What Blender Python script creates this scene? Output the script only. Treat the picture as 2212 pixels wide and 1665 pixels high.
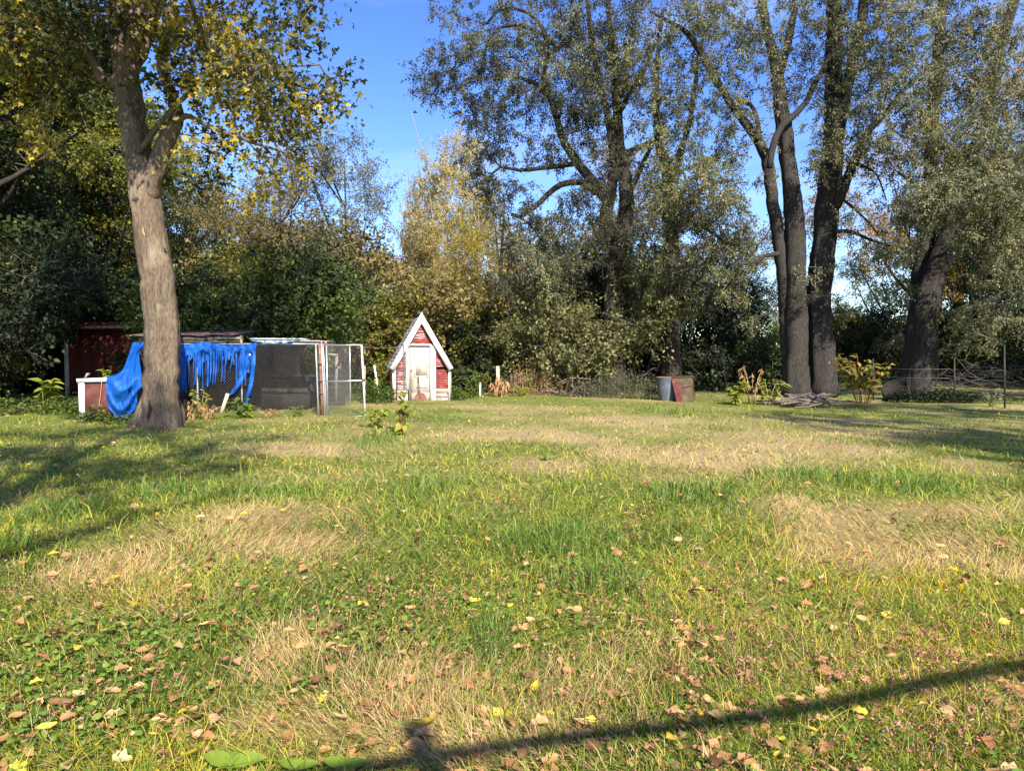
import bpy, math
import numpy as np
from math import radians, sin, cos, tan, pi, sqrt

for _o in list(bpy.data.objects):
    bpy.data.objects.remove(_o, do_unlink=True)
SC = bpy.context.scene
COL = SC.collection

# ------------------------------------------------------------------ camera, sky, sun, exposure
F = 1535.0            # focal length of the photograph in pixels, at a width of 2212
CU, CV, HOR = 1106.0, 832.5, 764.0
EYE = 1.6
PITCH = math.atan((CV - HOR) / F)
cam = bpy.data.cameras.new('camera')
cam.sensor_width = 36.0
cam.lens = 36.0 * F / 2212.0
cam.clip_start = 0.05
cam.clip_end = 2000.0
camo = bpy.data.objects.new('camera', cam)
camo.location = (0, 0, EYE)
camo.rotation_euler = (pi / 2 - PITCH, 0, 0)
COL.objects.link(camo)
SC.camera = camo

SUN_AZ = radians(20.0)      # right of straight behind the camera
SUN_EL = radians(36.0)
SUND = np.array([sin(SUN_AZ) * cos(SUN_EL), -cos(SUN_AZ) * cos(SUN_EL), sin(SUN_EL)])
world = bpy.data.worlds.new("World")
SC.world = world
world.use_nodes = True
wn = world.node_tree
wn.nodes.clear()
sky = wn.nodes.new('ShaderNodeTexSky')
sky.sky_type = 'NISHITA'
sky.sun_disc = False
sky.sun_elevation = SUN_EL
sky.sun_rotation = pi - SUN_AZ
sky.altitude = 200
sky.air_density = 1.0
sky.dust_density = 0.4
sky.ozone_density = 3.0
# faint wisps of cirrus over the clear blue
tc = wn.nodes.new('ShaderNodeTexCoord')
mp = wn.nodes.new('ShaderNodeMapping'); mp.inputs['Scale'].default_value = (1.1, 2.5, 7.5); mp.inputs['Rotation'].default_value = (0.1, -0.12, 0.3)
cn = wn.nodes.new('ShaderNodeTexNoise'); cn.inputs['Scale'].default_value = 2.1; cn.inputs['Detail'].default_value = 6; cn.inputs['Roughness'].default_value = .5
cr = wn.nodes.new('ShaderNodeValToRGB'); cr.color_ramp.elements[0].position = .5; cr.color_ramp.elements[1].position = .8
cr.color_ramp.elements[1].color = (.16, .16, .16, 1)
hs = wn.nodes.new('ShaderNodeHueSaturation'); hs.inputs['Saturation'].default_value = 1.26; hs.inputs['Hue'].default_value = .520
hs.inputs['Value'].default_value = 1.24
mx = wn.nodes.new('ShaderNodeMixRGB'); mx.inputs[2].default_value = (9.0, 9.6, 10.5, 1)
bg = wn.nodes.new('ShaderNodeBackground'); bg.inputs['Strength'].default_value = 0.10
wo = wn.nodes.new('ShaderNodeOutputWorld')
L = wn.links.new
L(tc.outputs['Generated'], mp.inputs['Vector']); L(mp.outputs['Vector'], cn.inputs['Vector'])
L(cn.outputs['Fac'], cr.inputs['Fac']); L(sky.outputs['Color'], hs.inputs['Color'])
L(hs.outputs['Color'], mx.inputs[1]); L(cr.outputs['Color'], mx.inputs[0])
L(mx.outputs['Color'], bg.inputs['Color']); L(bg.outputs['Background'], wo.inputs['Surface'])

sl = bpy.data.lights.new('sun', 'SUN')
sl.energy = 5.0
sl.angle = radians(0.53)
sl.color = (1.0, 0.93, 0.82)
slo = bpy.data.objects.new('sun', sl)
slo.rotation_euler = (pi / 2 - SUN_EL, 0, SUN_AZ)
slo.location = (20, -40, 40)
COL.objects.link(slo)

SC.view_settings.view_transform = 'Standard'
SC.view_settings.look = 'None'
SC.view_settings.exposure = 1.22
SC.view_settings.gamma = 1.0
SC.view_settings.use_curve_mapping = False
SC.cycles.max_bounces = 6
SC.cycles.diffuse_bounces = 3
SC.cycles.glossy_bounces = 2
SC.cycles.transmission_bounces = 3
SC.cycles.transparent_max_bounces = 8
SC.cycles.sample_clamp_indirect = 6

# ------------------------------------------------------------------ helpers
RNG = np.random.default_rng(11)
FWD = np.array([0, cos(PITCH), -sin(PITCH)])
UPV = np.array([0, sin(PITCH), cos(PITCH)])


def P(u, v, Y):
    """world point at distance Y seen at photo pixel (u, v)"""
    d = FWD - (v - CV) / F * UPV + np.array([(u - CU) / F, 0, 0])
    return np.array([0, 0, EYE]) + d * (Y / d[1])


def G(u, v):
    """ground point seen at photo pixel (u, v)"""
    d = FWD - (v - CV) / F * UPV + np.array([(u - CU) / F, 0, 0])
    return np.array([0, 0, EYE]) + d * (-EYE / d[2])


def gx(u, Y):
    return (u - CU) / F * Y


def _hash(ix, iy, s):
    h = (ix.astype(np.int64) * 374761393 + iy.astype(np.int64) * 668265263 + s * 1442695041) & 0xFFFFFFFF
    h = ((h ^ (h >> 13)) * 1274126177) & 0xFFFFFFFF
    return ((h ^ (h >> 16)) & 0xFFFF) / 65535.0


def vnoise(x, y, scale, seed=0):
    x = np.asarray(x, float) / scale; y = np.asarray(y, float) / scale
    ix = np.floor(x); iy = np.floor(y); fx = x - ix; fy = y - iy
    fx = fx * fx * (3 - 2 * fx); fy = fy * fy * (3 - 2 * fy)
    a = _hash(ix, iy, seed); b = _hash(ix + 1, iy, seed); c = _hash(ix, iy + 1, seed); d = _hash(ix + 1, iy + 1, seed)
    return (a * (1 - fx) + b * fx) * (1 - fy) + (c * (1 - fx) + d * fx) * fy


def fbm(x, y, scale, seed=0, oct=3):
    t = 0; a = .5; n = 0
    for k in range(oct):
        t = t + a * vnoise(x, y, scale / 2 ** k, seed + 17 * k); n += a; a *= .5
    return t / n


def gz(x, y):
    """gentle lumps of the lawn"""
    return 0.10 * (fbm(x, y, 2.6, 5, 3) - .5) + 0.12 * (vnoise(x, y, 9, 8) - .5)


class MB:
    """collects quads and triangles into one mesh object"""
    def __init__(s):
        s.v = []; s.q = []; s.t = []; s.qr = []; s.tr = []; s.n = 0

    def add(s, v, q=None, t=None, r=None):
        v = np.asarray(v, float).reshape(-1, 3)
        s.v.append(v)
        if q is not None and len(q):
            q = np.asarray(q, np.int64).reshape(-1, 4) + s.n
            s.q.append(q); s.qr.append(np.broadcast_to(np.asarray(.5 if r is None else r, float), (len(q),)))
        if t is not None and len(t):
            t = np.asarray(t, np.int64).reshape(-1, 3) + s.n
            s.t.append(t); s.tr.append(np.broadcast_to(np.asarray(.5 if r is None else r, float), (len(t),)))
        s.n += len(v)
        return s

    def box(s, c, size, M=None, r=None):
        h = np.asarray(size, float) / 2
        v = np.array([(x, y, z) for z in (-1, 1) for y in (-1, 1) for x in (-1, 1)], float) * h
        if M is not None:
            v = v @ np.asarray(M, float).T
        return s.add(v + np.asarray(c, float), [(0, 2, 3, 1), (4, 5, 7, 6), (0, 1, 5, 4), (2, 6, 7, 3), (0, 4, 6, 2), (1, 3, 7, 5)], r=r)

    def bar(s, a, b, w, t, up=(0, 0, 1), r=None):
        a = np.asarray(a, float); b = np.asarray(b, float)
        d = b - a; ln = np.linalg.norm(d); d = d / ln
        x = np.cross(d, up); x /= np.linalg.norm(x); y = np.cross(x, d)
        return s.box((a + b) / 2, (w, t, ln), np.array([x, y, d]).T, r=r)

    def prism(s, pts, y0, y1, r=None):
        """closed outline pts (x, z) pushed from y0 to y1"""
        n = len(pts)
        v = [(p[0], y0, p[1]) for p in pts] + [(p[0], y1, p[1]) for p in pts]
        q = [(i, (i + 1) % n, n + (i + 1) % n, n + i) for i in range(n)]
        t = [(0, i + 1, i) for i in range(1, n - 1)] + [(n, n + i, n + i + 1) for i in range(1, n - 1)]
        return s.add(v, q, t, r)

    def tube(s, pts, rad, k=8, ridge=0, seed=0, cap=True, r=None):
        v, q = tube_arrays(pts, rad, k, ridge, seed)
        n = len(pts)
        if cap:
            v = np.vstack([v, pts[0], pts[-1]])
            t = [(n * k, (i + 1) % k, i) for i in range(k)] + [(n * k + 1, (n - 1) * k + i, (n - 1) * k + (i + 1) % k) for i in range(k)]
        else:
            t = None
        return s.add(v, q, t, r)

    def build(s, name, m, parent=None, smooth=False, kind=None):
        v = np.vstack(s.v) if s.v else np.zeros((0, 3))
        if parent is not None:
            v = v - np.asarray(parent.get('_org', (0, 0, 0)))
        q = np.vstack(s.q) if s.q else np.zeros((0, 4), np.int64)
        t = np.vstack(s.t) if s.t else np.zeros((0, 3), np.int64)
        me = bpy.data.meshes.new(name)
        me.vertices.add(len(v)); me.vertices.foreach_set('co', v.astype(np.float32).ravel())
        nl = len(q) * 4 + len(t) * 3
        me.loops.add(nl); me.loops.foreach_set('vertex_index', np.concatenate([q.ravel(), t.ravel()]).astype(np.int32))
        npoly = len(q) + len(t)
        me.polygons.add(npoly)
        st = np.concatenate([np.arange(len(q)) * 4, len(q) * 4 + np.arange(len(t)) * 3]).astype(np.int32)
        me.polygons.foreach_set('loop_start', st)
        if smooth:
            me.polygons.foreach_set('use_smooth', np.ones(npoly, bool))
        at = me.attributes.new('rnd', 'FLOAT', 'FACE')
        at.data.foreach_set('value', np.concatenate(s.qr + s.tr).astype(np.float32) if npoly else np.zeros(0, np.float32))
        me.update(calc_edges=True)
        o = bpy.data.objects.new(name, me)
        if m is not None:
            me.materials.append(m)
        COL.objects.link(o)
        if parent is not None:
            o.parent = parent
        if kind:
            o['kind'] = kind
        return o


def tube_arrays(pts, rad, k, ridge=0, seed=0):
    pts = np.asarray(pts, float); n = len(pts); rad = np.broadcast_to(np.asarray(rad, float), (n,))
    d = np.gradient(pts, axis=0); d /= np.linalg.norm(d, axis=1)[:, None] + 1e-9
    ref = np.array([1.0, 0, 0]) if abs(d[0][0]) < .9 else np.array([0, 1.0, 0])
    X = np.zeros((n, 3)); Yv = np.zeros((n, 3)); x = ref
    for i in range(n):
        x = x - d[i] * np.dot(x, d[i]); x /= np.linalg.norm(x); X[i] = x; Yv[i] = np.cross(d[i], x)
    th = np.arange(k) / k * 2 * pi
    R = rad[:, None] * np.ones(k)[None]
    if ridge:
        ln = np.concatenate([[0], np.cumsum(np.linalg.norm(np.diff(pts, axis=0), axis=1))])
        A, Ln = np.meshgrid(np.arange(k), ln)
        R = R * (1 + ridge * (vnoise(A * 1.0, Ln, 1.0, seed) - .5) * 1.2 + ridge * 1.6 * (vnoise(A * .37, Ln * .7, 1.0, seed + 3) - .5))
    v = pts[:, None, :] + R[:, :, None] * (np.cos(th)[None, :, None] * X[:, None, :] + np.sin(th)[None, :, None] * Yv[:, None, :])
    i = np.arange(n - 1)[:, None]; j = np.arange(k)[None]
    q = np.stack([i * k + j, i * k + (j + 1) % k, (i + 1) * k + (j + 1) % k, (i + 1) * k + j], -1).reshape(-1, 4)
    return v.reshape(-1, 3), q


def smooth_path(pts, step):
    """Catmull-Rom through pts (N, 3 or 4), resampled at about step metres"""
    p = np.asarray(pts, float)
    p = np.vstack([2 * p[0] - p[1], p, 2 * p[-1] - p[-2]])
    out = []
    for i in range(1, len(p) - 2):
        n = max(1, int(np.linalg.norm(p[i + 1][:3] - p[i][:3]) / step))
        for t in np.arange(n) / n:
            a, b, c, d = p[i - 1], p[i], p[i + 1], p[i + 2]
            out.append(.5 * (2 * b + (c - a) * t + (2 * a - 5 * b + 4 * c - d) * t * t + (3 * b - a - 3 * c + d) * t ** 3))
    out.append(p[-2])
    o = np.array(out)
    if o.shape[1] > 3:
        o[:, 3] = np.maximum(o[:, 3], .004)
    return o


def thing(name, label, cat, loc=(0, 0, 0), rotz=0, group=None, local=False):
    """an Empty at the thing's base that parents its parts; parts are built in world coordinates unless local"""
    o = bpy.data.objects.new(name, None); COL.objects.link(o)
    o.empty_display_size = .2
    o.location = loc; o.rotation_euler = (0, 0, rotz)
    o['label'] = label; o['category'] = cat
    if group: o['group'] = group
    o['_org'] = (0.0, 0.0, 0.0) if local else tuple(float(a) for a in loc)
    return o


def tag(o, label, cat=None, group=None, kind=None):
    o['label'] = label
    if cat: o['category'] = cat
    if group: o['group'] = group
    if kind: o['kind'] = kind
    return o


def dup(root, loc, rotz, scale, label, mats=None, group=None):
    r = root.copy(); COL.objects.link(r)
    r.location = loc; r.rotation_euler = (0, 0, rotz); r.scale = scale if hasattr(scale, '__len__') else (scale,) * 3
    r['label'] = label
    if group: r['group'] = group
    for ch in list(root.children):
        c = ch.copy(); COL.objects.link(c); c.parent = r
        if mats and ch.name.split('.')[0] in mats:
            c.material_slots[0].link = 'OBJECT'; c.material_slots[0].material = mats[ch.name.split('.')[0]]
        for g in list(ch.children):
            d = g.copy(); COL.objects.link(d); d.parent = c
    return r


# ------------------------------------------------------------------ materials
def nmat(name):
    m = bpy.data.materials.new(name); m.use_nodes = True
    nt = m.node_tree; nt.nodes.clear()
    out = nt.nodes.new('ShaderNodeOutputMaterial')
    return m, nt, out


def ramp(nt, stops, interp='LINEAR'):
    r = nt.nodes.new('ShaderNodeValToRGB'); cr = r.color_ramp; cr.interpolation = interp
    while len(cr.elements) < len(stops): cr.elements.new(.5)
    for e, (p, c) in zip(cr.elements, stops):
        e.position = p; e.color = (*c, 1)
    return r


def leaf_mat(name, stops, transl=.32, rough=.55, spec=.25, tmul=(1.25, 1.3, .7), patch=0):
    """foliage, grass and petals: one ramp over a per-face random value, light passing through the blade"""
    m, nt, out = nmat(name)
    at = nt.nodes.new('ShaderNodeAttribute'); at.attribute_name = 'rnd'
    r = ramp(nt, stops)
    nt.links.new(at.outputs['Fac'], r.inputs['Fac'])
    p = nt.nodes.new('ShaderNodeBsdfPrincipled'); p.inputs['Roughness'].default_value = rough
    p.inputs['Specular IOR Level'].default_value = spec
    tr = nt.nodes.new('ShaderNodeBsdfTranslucent')
    mu = nt.nodes.new('ShaderNodeMixRGB'); mu.blend_type = 'MULTIPLY'; mu.inputs[0].default_value = 1; mu.inputs[2].default_value = (*tmul, 1)
    mix = nt.nodes.new('ShaderNodeMixShader'); mix.inputs[0].default_value = transl
    nt.links.new(r.outputs[0], p.inputs['Base Color']); nt.links.new(r.outputs[0], mu.inputs[1]); nt.links.new(mu.outputs[0], tr.inputs['Color'])
    nt.links.new(p.outputs[0], mix.inputs[1]); nt.links.new(tr.outputs[0], mix.inputs[2]); nt.links.new(mix.outputs[0], out.inputs['Surface'])
    return m


def surf_mat(name, c0, c1, scale=4.0, stretch=(1, 1, 1), rough=.8, bump=.3, detail=6, spec=.3, metal=0, c2=None, thr=.55, soft=.08, bscale=None, scale2=None, stretch2=None, var=0):
    """c0..c1 by noise; c2 shows through where a second noise passes thr (peeled paint, rust, stain)"""
    m, nt, out = nmat(name)
    N = nt.nodes.new; L = nt.links.new
    tc = N('ShaderNodeTexCoord'); mp = N('ShaderNodeMapping'); mp.inputs['Scale'].default_value = stretch
    L(tc.outputs['Object'], mp.inputs['Vector'])
    no = N('ShaderNodeTexNoise'); no.inputs['Scale'].default_value = scale; no.inputs['Detail'].default_value = detail; no.inputs['Roughness'].default_value = .62
    L(mp.outputs[0], no.inputs['Vector'])
    r = ramp(nt, [(.3, c0), (.7, c1)]); L(no.outputs['Fac'], r.inputs['Fac'])
    colout = r.outputs[0]
    if c2 is not None:
        mp2 = N('ShaderNodeMapping'); mp2.inputs['Scale'].default_value = stretch2 or stretch; mp2.inputs['Location'].default_value = (3.1, 7.7, 1.3)
        L(tc.outputs['Object'], mp2.inputs['Vector'])
        n2 = N('ShaderNodeTexNoise'); n2.inputs['Scale'].default_value = scale2 or scale; n2.inputs['Detail'].default_value = 8; n2.inputs['Roughness'].default_value = .65
        L(mp2.outputs[0], n2.inputs['Vector'])
        r2 = ramp(nt, [(thr - soft, (0, 0, 0)), (thr + soft, (1, 1, 1))]); L(n2.outputs['Fac'], r2.inputs['Fac'])
        mxx = N('ShaderNodeMixRGB'); L(r2.outputs[0], mxx.inputs[0]); L(colout, mxx.inputs[1]); mxx.inputs[2].default_value = (*c2, 1)
        colout = mxx.outputs[0]
    if var:
        oi = N('ShaderNodeObjectInfo'); hv = N('ShaderNodeHueSaturation')
        ma = N('ShaderNodeMapRange'); ma.inputs['To Min'].default_value = 1 - var; ma.inputs['To Max'].default_value = 1 + var
        L(oi.outputs['Random'], ma.inputs['Value']); L(ma.outputs[0], hv.inputs['Value']); L(colout, hv.inputs['Color']); colout = hv.outputs[0]
    p = N('ShaderNodeBsdfPrincipled'); p.inputs['Roughness'].default_value = rough; p.inputs['Metallic'].default_value = metal
    p.inputs['Specular IOR Level'].default_value = spec
    L(colout, p.inputs['Base Color'])
    if bump:
        b = N('ShaderNodeBump'); b.inputs['Strength'].default_value = bump; b.inputs['Distance'].default_value = .02
        if bscale:
            n3 = N('ShaderNodeTexNoise'); n3.inputs['Scale'].default_value = bscale; n3.inputs['Detail'].default_value = 5
            L(mp.outputs[0], n3.inputs['Vector']); L(n3.outputs['Fac'], b.inputs['Height'])
        else:
            L(no.outputs['Fac'], b.inputs['Height'])
        L(b.outputs[0], p.inputs['Normal'])
    L(p.outputs[0], out.inputs['Surface'])
    return m


def bark_mat(name, dark, light, vscale=7, lichen=None):
    return surf_mat(name, dark, light, scale=vscale, stretch=(2.6, 2.6, .55), rough=.95, bump=1.0, detail=8, spec=.1, c2=lichen, thr=.62, soft=.1, scale2=2.0, stretch2=(1, 1, .6))


M = {}
M['bark_maple'] = bark_mat('bark_maple', (.055, .04, .028), (.20, .15, .105), 13, lichen=(.27, .215, .15))
M['bark_dark'] = bark_mat('bark_dark', (.017, .014, .012), (.062, .052, .043), 12)
M['bark_grey'] = bark_mat('bark_grey', (.015, .0135, .012), (.066, .057, .049), 12)
M['bark_pale'] = bark_mat('bark_pale', (.15, .125, .10), (.36, .31, .25), 9)
M['twig'] = surf_mat('twig', (.07, .055, .04), (.17, .14, .11), scale=5, bump=0, rough=.9, spec=.1)
M['twig_pale'] = surf_mat('twig_pale', (.22, .19, .15), (.40, .35, .28), scale=5, bump=0, rough=.9, spec=.1)
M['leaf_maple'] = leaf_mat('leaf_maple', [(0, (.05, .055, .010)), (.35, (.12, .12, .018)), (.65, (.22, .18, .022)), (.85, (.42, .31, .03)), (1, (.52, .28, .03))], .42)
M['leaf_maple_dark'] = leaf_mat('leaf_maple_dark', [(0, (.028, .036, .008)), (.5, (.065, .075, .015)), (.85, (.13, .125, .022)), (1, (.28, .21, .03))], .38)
M['leaf_elm'] = leaf_mat('leaf_elm', [(0, (.022, .026, .014)), (.5, (.054, .057, .031)), (.8, (.105, .105, .055)), (1, (.19, .17, .085))], .28)  # elm leaves toned down in colour to stand for shade on the crown
M['leaf_elm_lit'] = leaf_mat('leaf_elm_lit', [(0, (.07, .078, .03)), (.5, (.165, .165, .065)), (.85, (.27, .25, .11)), (1, (.37, .32, .13))], .35)  # paler elm tone, sunlight on the leaves put into the colour
M['leaf_olive'] = leaf_mat('leaf_olive', [(0, (.06, .066, .034)), (.5, (.148, .152, .078)), (.85, (.26, .255, .135)), (1, (.34, .31, .15))], .32)
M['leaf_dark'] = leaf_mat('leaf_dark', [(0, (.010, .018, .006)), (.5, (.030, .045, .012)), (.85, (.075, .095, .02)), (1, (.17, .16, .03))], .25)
M['leaf_deep'] = leaf_mat('leaf_deep', [(0, (.007, .012, .006)), (.6, (.018, .03, .011)), (1, (.05, .068, .022))], .2)  # near-black leaves; the shade inside the woods is part of this colour
M['leaf_green'] = leaf_mat('leaf_green', [(0, (.035, .065, .014)), (.5, (.075, .12, .022)), (.85, (.14, .18, .035)), (1, (.25, .25, .05))], .36)
M['leaf_yellowgreen'] = leaf_mat('leaf_yellowgreen', [(0, (.08, .095, .02)), (.5, (.19, .19, .03)), (.85, (.33, .29, .045)), (1, (.45, .34, .05))], .4)
M['leaf_yellow'] = leaf_mat('leaf_yellow', [(0, (.16, .13, .02)), (.5, (.38, .30, .04)), (1, (.58, .42, .05))], .42)
M['leaf_orange'] = leaf_mat('leaf_orange', [(0, (.20, .11, .02)), (.5, (.42, .24, .03)), (1, (.55, .36, .05))], .42)
M['leaf_brownish'] = leaf_mat('leaf_brownish', [(0, (.11, .09, .035)), (.5, (.23, .18, .065)), (1, (.40, .30, .09))], .36)
M['leaf_tan'] = leaf_mat('leaf_tan', [(0, (.22, .165, .055)), (.5, (.43, .34, .12)), (1, (.62, .48, .14))], .4)
M['leaf_dry'] = leaf_mat('leaf_dry', [(0, (.16, .085, .035)), (.5, (.34, .19, .08)), (1, (.50, .31, .14))], .25)
M['leaf_seedling'] = leaf_mat('leaf_seedling', [(0, (.12, .19, .02)), (1, (.21, .29, .035))], .4)
M['leaf_poke'] = leaf_mat('leaf_poke', [(0, (.09, .13, .02)), (.5, (.20, .25, .035)), (.85, (.32, .31, .045)), (1, (.40, .26, .05))], .42)
M['leaf_poke_dim'] = leaf_mat('leaf_poke_dim', [(0, (.09, .10, .02)), (.5, (.20, .19, .035)), (.85, (.32, .25, .05)), (1, (.40, .20, .05))], .38)
M['grass'] = leaf_mat('grass', [(0, (.05, .09, .008)), (.3, (.14, .215, .02)), (.6, (.29, .335, .04)), (.82, (.46, .41, .055)), (1, (.62, .44, .04))], .36, .5, .3)
M['grass_blue'] = leaf_mat('grass_blue', [(0, (.06, .105, .015)), (.5, (.13, .215, .03)), (1, (.26, .33, .06))], .34, .5, .35)
M['straw'] = leaf_mat('straw', [(0, (.25, .16, .06)), (.45, (.51, .36, .145)), (.8, (.68, .50, .235)), (1, (.44, .39, .07))], .25, .6, .3)
M['weed'] = leaf_mat('weed', [(0, (.055, .105, .014)), (.5, (.14, .23, .03)), (.85, (.26, .33, .05)), (1, (.42, .36, .07))], .34, .45, .4)
M['weed_stem'] = leaf_mat('weed_stem', [(0, (.16, .10, .045)), (1, (.30, .22, .08))], .1)
M['petal'] = leaf_mat('petal', [(0, (.24, .08, .065)), (.5, (.42, .17, .13)), (1, (.52, .29, .19))], .25, tmul=(1.1, .9, .9))
M['litter'] = leaf_mat('litter', [(0, (.14, .065, .025)), (.3, (.30, .15, .06)), (.7, (.48, .27, .11)), (.92, (.56, .37, .17)), (.94, (.62, .45, .04)), (1, (.66, .48, .06))], .18, .6, .3, tmul=(1.1, 1, .9))
M['litter_brown'] = leaf_mat('litter_brown', [(0, (.20, .09, .035)), (1, (.50, .275, .11))], .18, .6, .3, tmul=(1.1, 1, .9))
M['litter_yellow'] = leaf_mat('litter_yellow', [(0, (.48, .33, .03)), (1, (.66, .48, .06))], .3, .55, .3, tmul=(1.1, 1, .7))
M['litter_pale'] = leaf_mat('litter_pale', [(0, (.42, .36, .17)), (1, (.55, .49, .26))], .2, .6, .3)

M['white_paint'] = surf_mat('white_paint', (.74, .73, .70), (.84, .83, .80), scale=6, stretch=(1, 1, .4), rough=.6, bump=.15, c2=(.40, .35, .30), thr=.665, soft=.03, scale2=14)
M['white_old'] = surf_mat('white_old', (.52, .53, .52), (.70, .70, .68), scale=5, rough=.7, bump=.2, c2=(.22, .19, .15), thr=.60, soft=.06, scale2=7, stretch2=(1, 1, .4))
M['red_board'] = surf_mat('red_board', (.19, .032, .03), (.27, .055, .05), scale=5, stretch=(1, 1, 3), rough=.75, bump=.25, c2=(.58, .48, .44), thr=.61, soft=.05, scale2=6, stretch2=(.55, 1, 6), var=.12)
M['red_board_peeled'] = surf_mat('red_board_peeled', (.18, .033, .03), (.26, .06, .053), scale=5, stretch=(1, 1, 3), rough=.8, bump=.3, c2=(.60, .52, .48), thr=.55, soft=.05, scale2=6, stretch2=(.5, 1, 5), var=.15)
M['bare_board'] = surf_mat('bare_board', (.27, .20, .17), (.48, .38, .33), scale=5, stretch=(.6, 1, 6), rough=.9, bump=.35, c2=(.52, .24, .17), thr=.60, soft=.08, scale2=3, var=.1)
M['pink_board'] = surf_mat('pink_board', (.46, .33, .27), (.62, .48, .42), scale=4, stretch=(.8, 1, 3), rough=.9, bump=.2, c2=(.58, .30, .14), thr=.58, soft=.1, scale2=2.2)
M['door_wood'] = surf_mat('door_wood', (.40, .335, .285), (.60, .53, .47), scale=5, stretch=(3, 1, .5), rough=.85, bump=.15, c2=(.27, .21, .17), thr=.62, soft=.12, scale2=3, stretch2=(1.5, 1, 1))
M['jamb_wood'] = surf_mat('jamb_wood', (.22, .165, .12), (.36, .28, .21), scale=5, stretch=(2, 2, .4), rough=.9, bump=.25)
M['dark_wood'] = surf_mat('dark_wood', (.045, .035, .028), (.12, .095, .075), scale=5, stretch=(1, 1, 2), rough=.9, bump=.3)
M['grey_wood'] = surf_mat('grey_wood', (.17, .145, .12), (.36, .31, .26), scale=6, stretch=(1, 1, .3), rough=.9, bump=.4, var=.3)
M['tan_wood'] = surf_mat('tan_wood', (.26, .20, .13), (.44, .35, .24), scale=6, stretch=(2, 2, .3), rough=.9, bump=.3, var=.2)
M['post_wood'] = surf_mat('post_wood', (.36, .32, .20), (.50, .45, .30), scale=6, stretch=(2, 2, .3), rough=.9, bump=.3)
M['shingle'] = surf_mat('shingle', (.15, .145, .15), (.40, .385, .385), scale=7, rough=.95, bump=.4, c2=(.06, .06, .065), thr=.58, soft=.05, scale2=11, var=.25)
M['red_wall'] = surf_mat('red_wall', (.075, .011, .010), (.125, .021, .017), scale=3, rough=.75, bump=.12, c2=(.10, .02, .016), thr=.62, soft=.1, var=.08)  # red lowered to maroon, carrying the shade on this wall in its colour
M['bin_red'] = surf_mat('bin_red', (.085, .023, .018), (.14, .043, .033), scale=3.5, rough=.8, bump=.15, c2=(.17, .08, .06), thr=.6, soft=.1, scale2=4)  # bin red lowered too, dappled shade included in the paint tone
M['roof_dark'] = surf_mat('roof_dark', (.06, .03, .03), (.12, .07, .065), scale=6, rough=.9, bump=.3)
M['roof_red'] = surf_mat('roof_red', (.16, .03, .035), (.24, .05, .05), scale=5, rough=.8, bump=.1)
M['steel'] = surf_mat('steel', (.42, .43, .44), (.60, .60, .60), scale=9, rough=.42, bump=.05, metal=.75, spec=.5)
M['steel_dull'] = surf_mat('steel_dull', (.07, .075, .08), (.15, .15, .155), scale=9, rough=.55, bump=.05, metal=.1, spec=.3)
M['shaded_wood'] = surf_mat('shaded_wood', (.012, .010, .009), (.04, .033, .028), scale=5, rough=.9, bump=.3)  # kennel wood kept near black, the shade inside painted into its colour
M['stick_dark'] = surf_mat('stick_dark', (.03, .026, .024), (.10, .088, .08), scale=8, rough=.95, bump=.3, var=.35)  # darker copy of the sticks, with the far heap's shade in its colour
M['panel_red'] = surf_mat('panel_red', (.05, .010, .010), (.13, .024, .022), scale=4, rough=.8, bump=.1, c2=(.15, .10, .05), thr=.6, soft=.06, scale2=3)  # red paint darkened for dappled shade, like the sheet under it
M['wire'] = surf_mat('wire', (.20, .185, .17), (.30, .28, .255), scale=9, rough=.5, bump=0, metal=.3)
M['rust'] = surf_mat('rust', (.13, .06, .035), (.27, .13, .075), scale=9, rough=.9, bump=.3, c2=(.36, .17, .12), thr=.6, soft=.1)
M['shovel_rust'] = surf_mat('shovel_rust', (.12, .05, .038), (.20, .095, .075), scale=8, rough=.85, bump=.2)
M['white_post'] = surf_mat('white_post', (.62, .63, .64), (.76, .77, .78), scale=7, rough=.6, bump=.1)
M['tarp'] = surf_mat('tarp', (.003, .055, .26), (.006, .085, .36), scale=2.5, rough=.62, bump=.2, spec=.22, c2=(.02, .13, .46), thr=.62, soft=.08, bscale=9)
M['tarp_pale'] = surf_mat('tarp_pale', (.25, .35, .52), (.50, .56, .64), scale=7, rough=.5, bump=.3, c2=(.03, .12, .40), thr=.52, soft=.08)
M['shade_cloth'] = surf_mat('shade_cloth', (.012, .012, .013), (.03, .028, .027), scale=5, rough=.9, bump=.3)
M['bluegrey_metal'] = surf_mat('bluegrey_metal', (.075, .10, .135), (.14, .175, .21), scale=4, rough=.5, bump=.1, c2=(.07, .075, .06), thr=.55, soft=.12, scale2=3, stretch2=(2.5, 2.5, .5))
M['rust_panel'] = surf_mat('rust_panel', (.028, .021, .013), (.085, .06, .028), scale=4, rough=.8, bump=.15, c2=(.11, .08, .033), thr=.58, soft=.08, scale2=1.9)  # rust and ochre darkened, dappled shade painted into the tone
M['black_metal'] = surf_mat('black_metal', (.015, .018, .014), (.04, .045, .035), scale=8, rough=.6, bump=.1, metal=.2)
M['stick'] = surf_mat('stick', (.08, .062, .05), (.22, .18, .145), scale=8, stretch=(1, 1, 1), rough=.95, bump=.3, var=.35)
M['stick_pale'] = surf_mat('stick_pale', (.10, .075, .05), (.26, .20, .14), scale=8, rough=.95, bump=.3, var=.25)
M['stem_red'] = surf_mat('stem_red', (.22, .05, .035), (.38, .13, .06), scale=6, rough=.7, bump=0)
M['stem_tan'] = surf_mat('stem_tan', (.34, .22, .11), (.52, .36, .20), scale=6, rough=.85, bump=0)
M['stem_green'] = surf_mat('stem_green', (.15, .20, .04), (.28, .30, .07), scale=6, rough=.7, bump=0)
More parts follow.
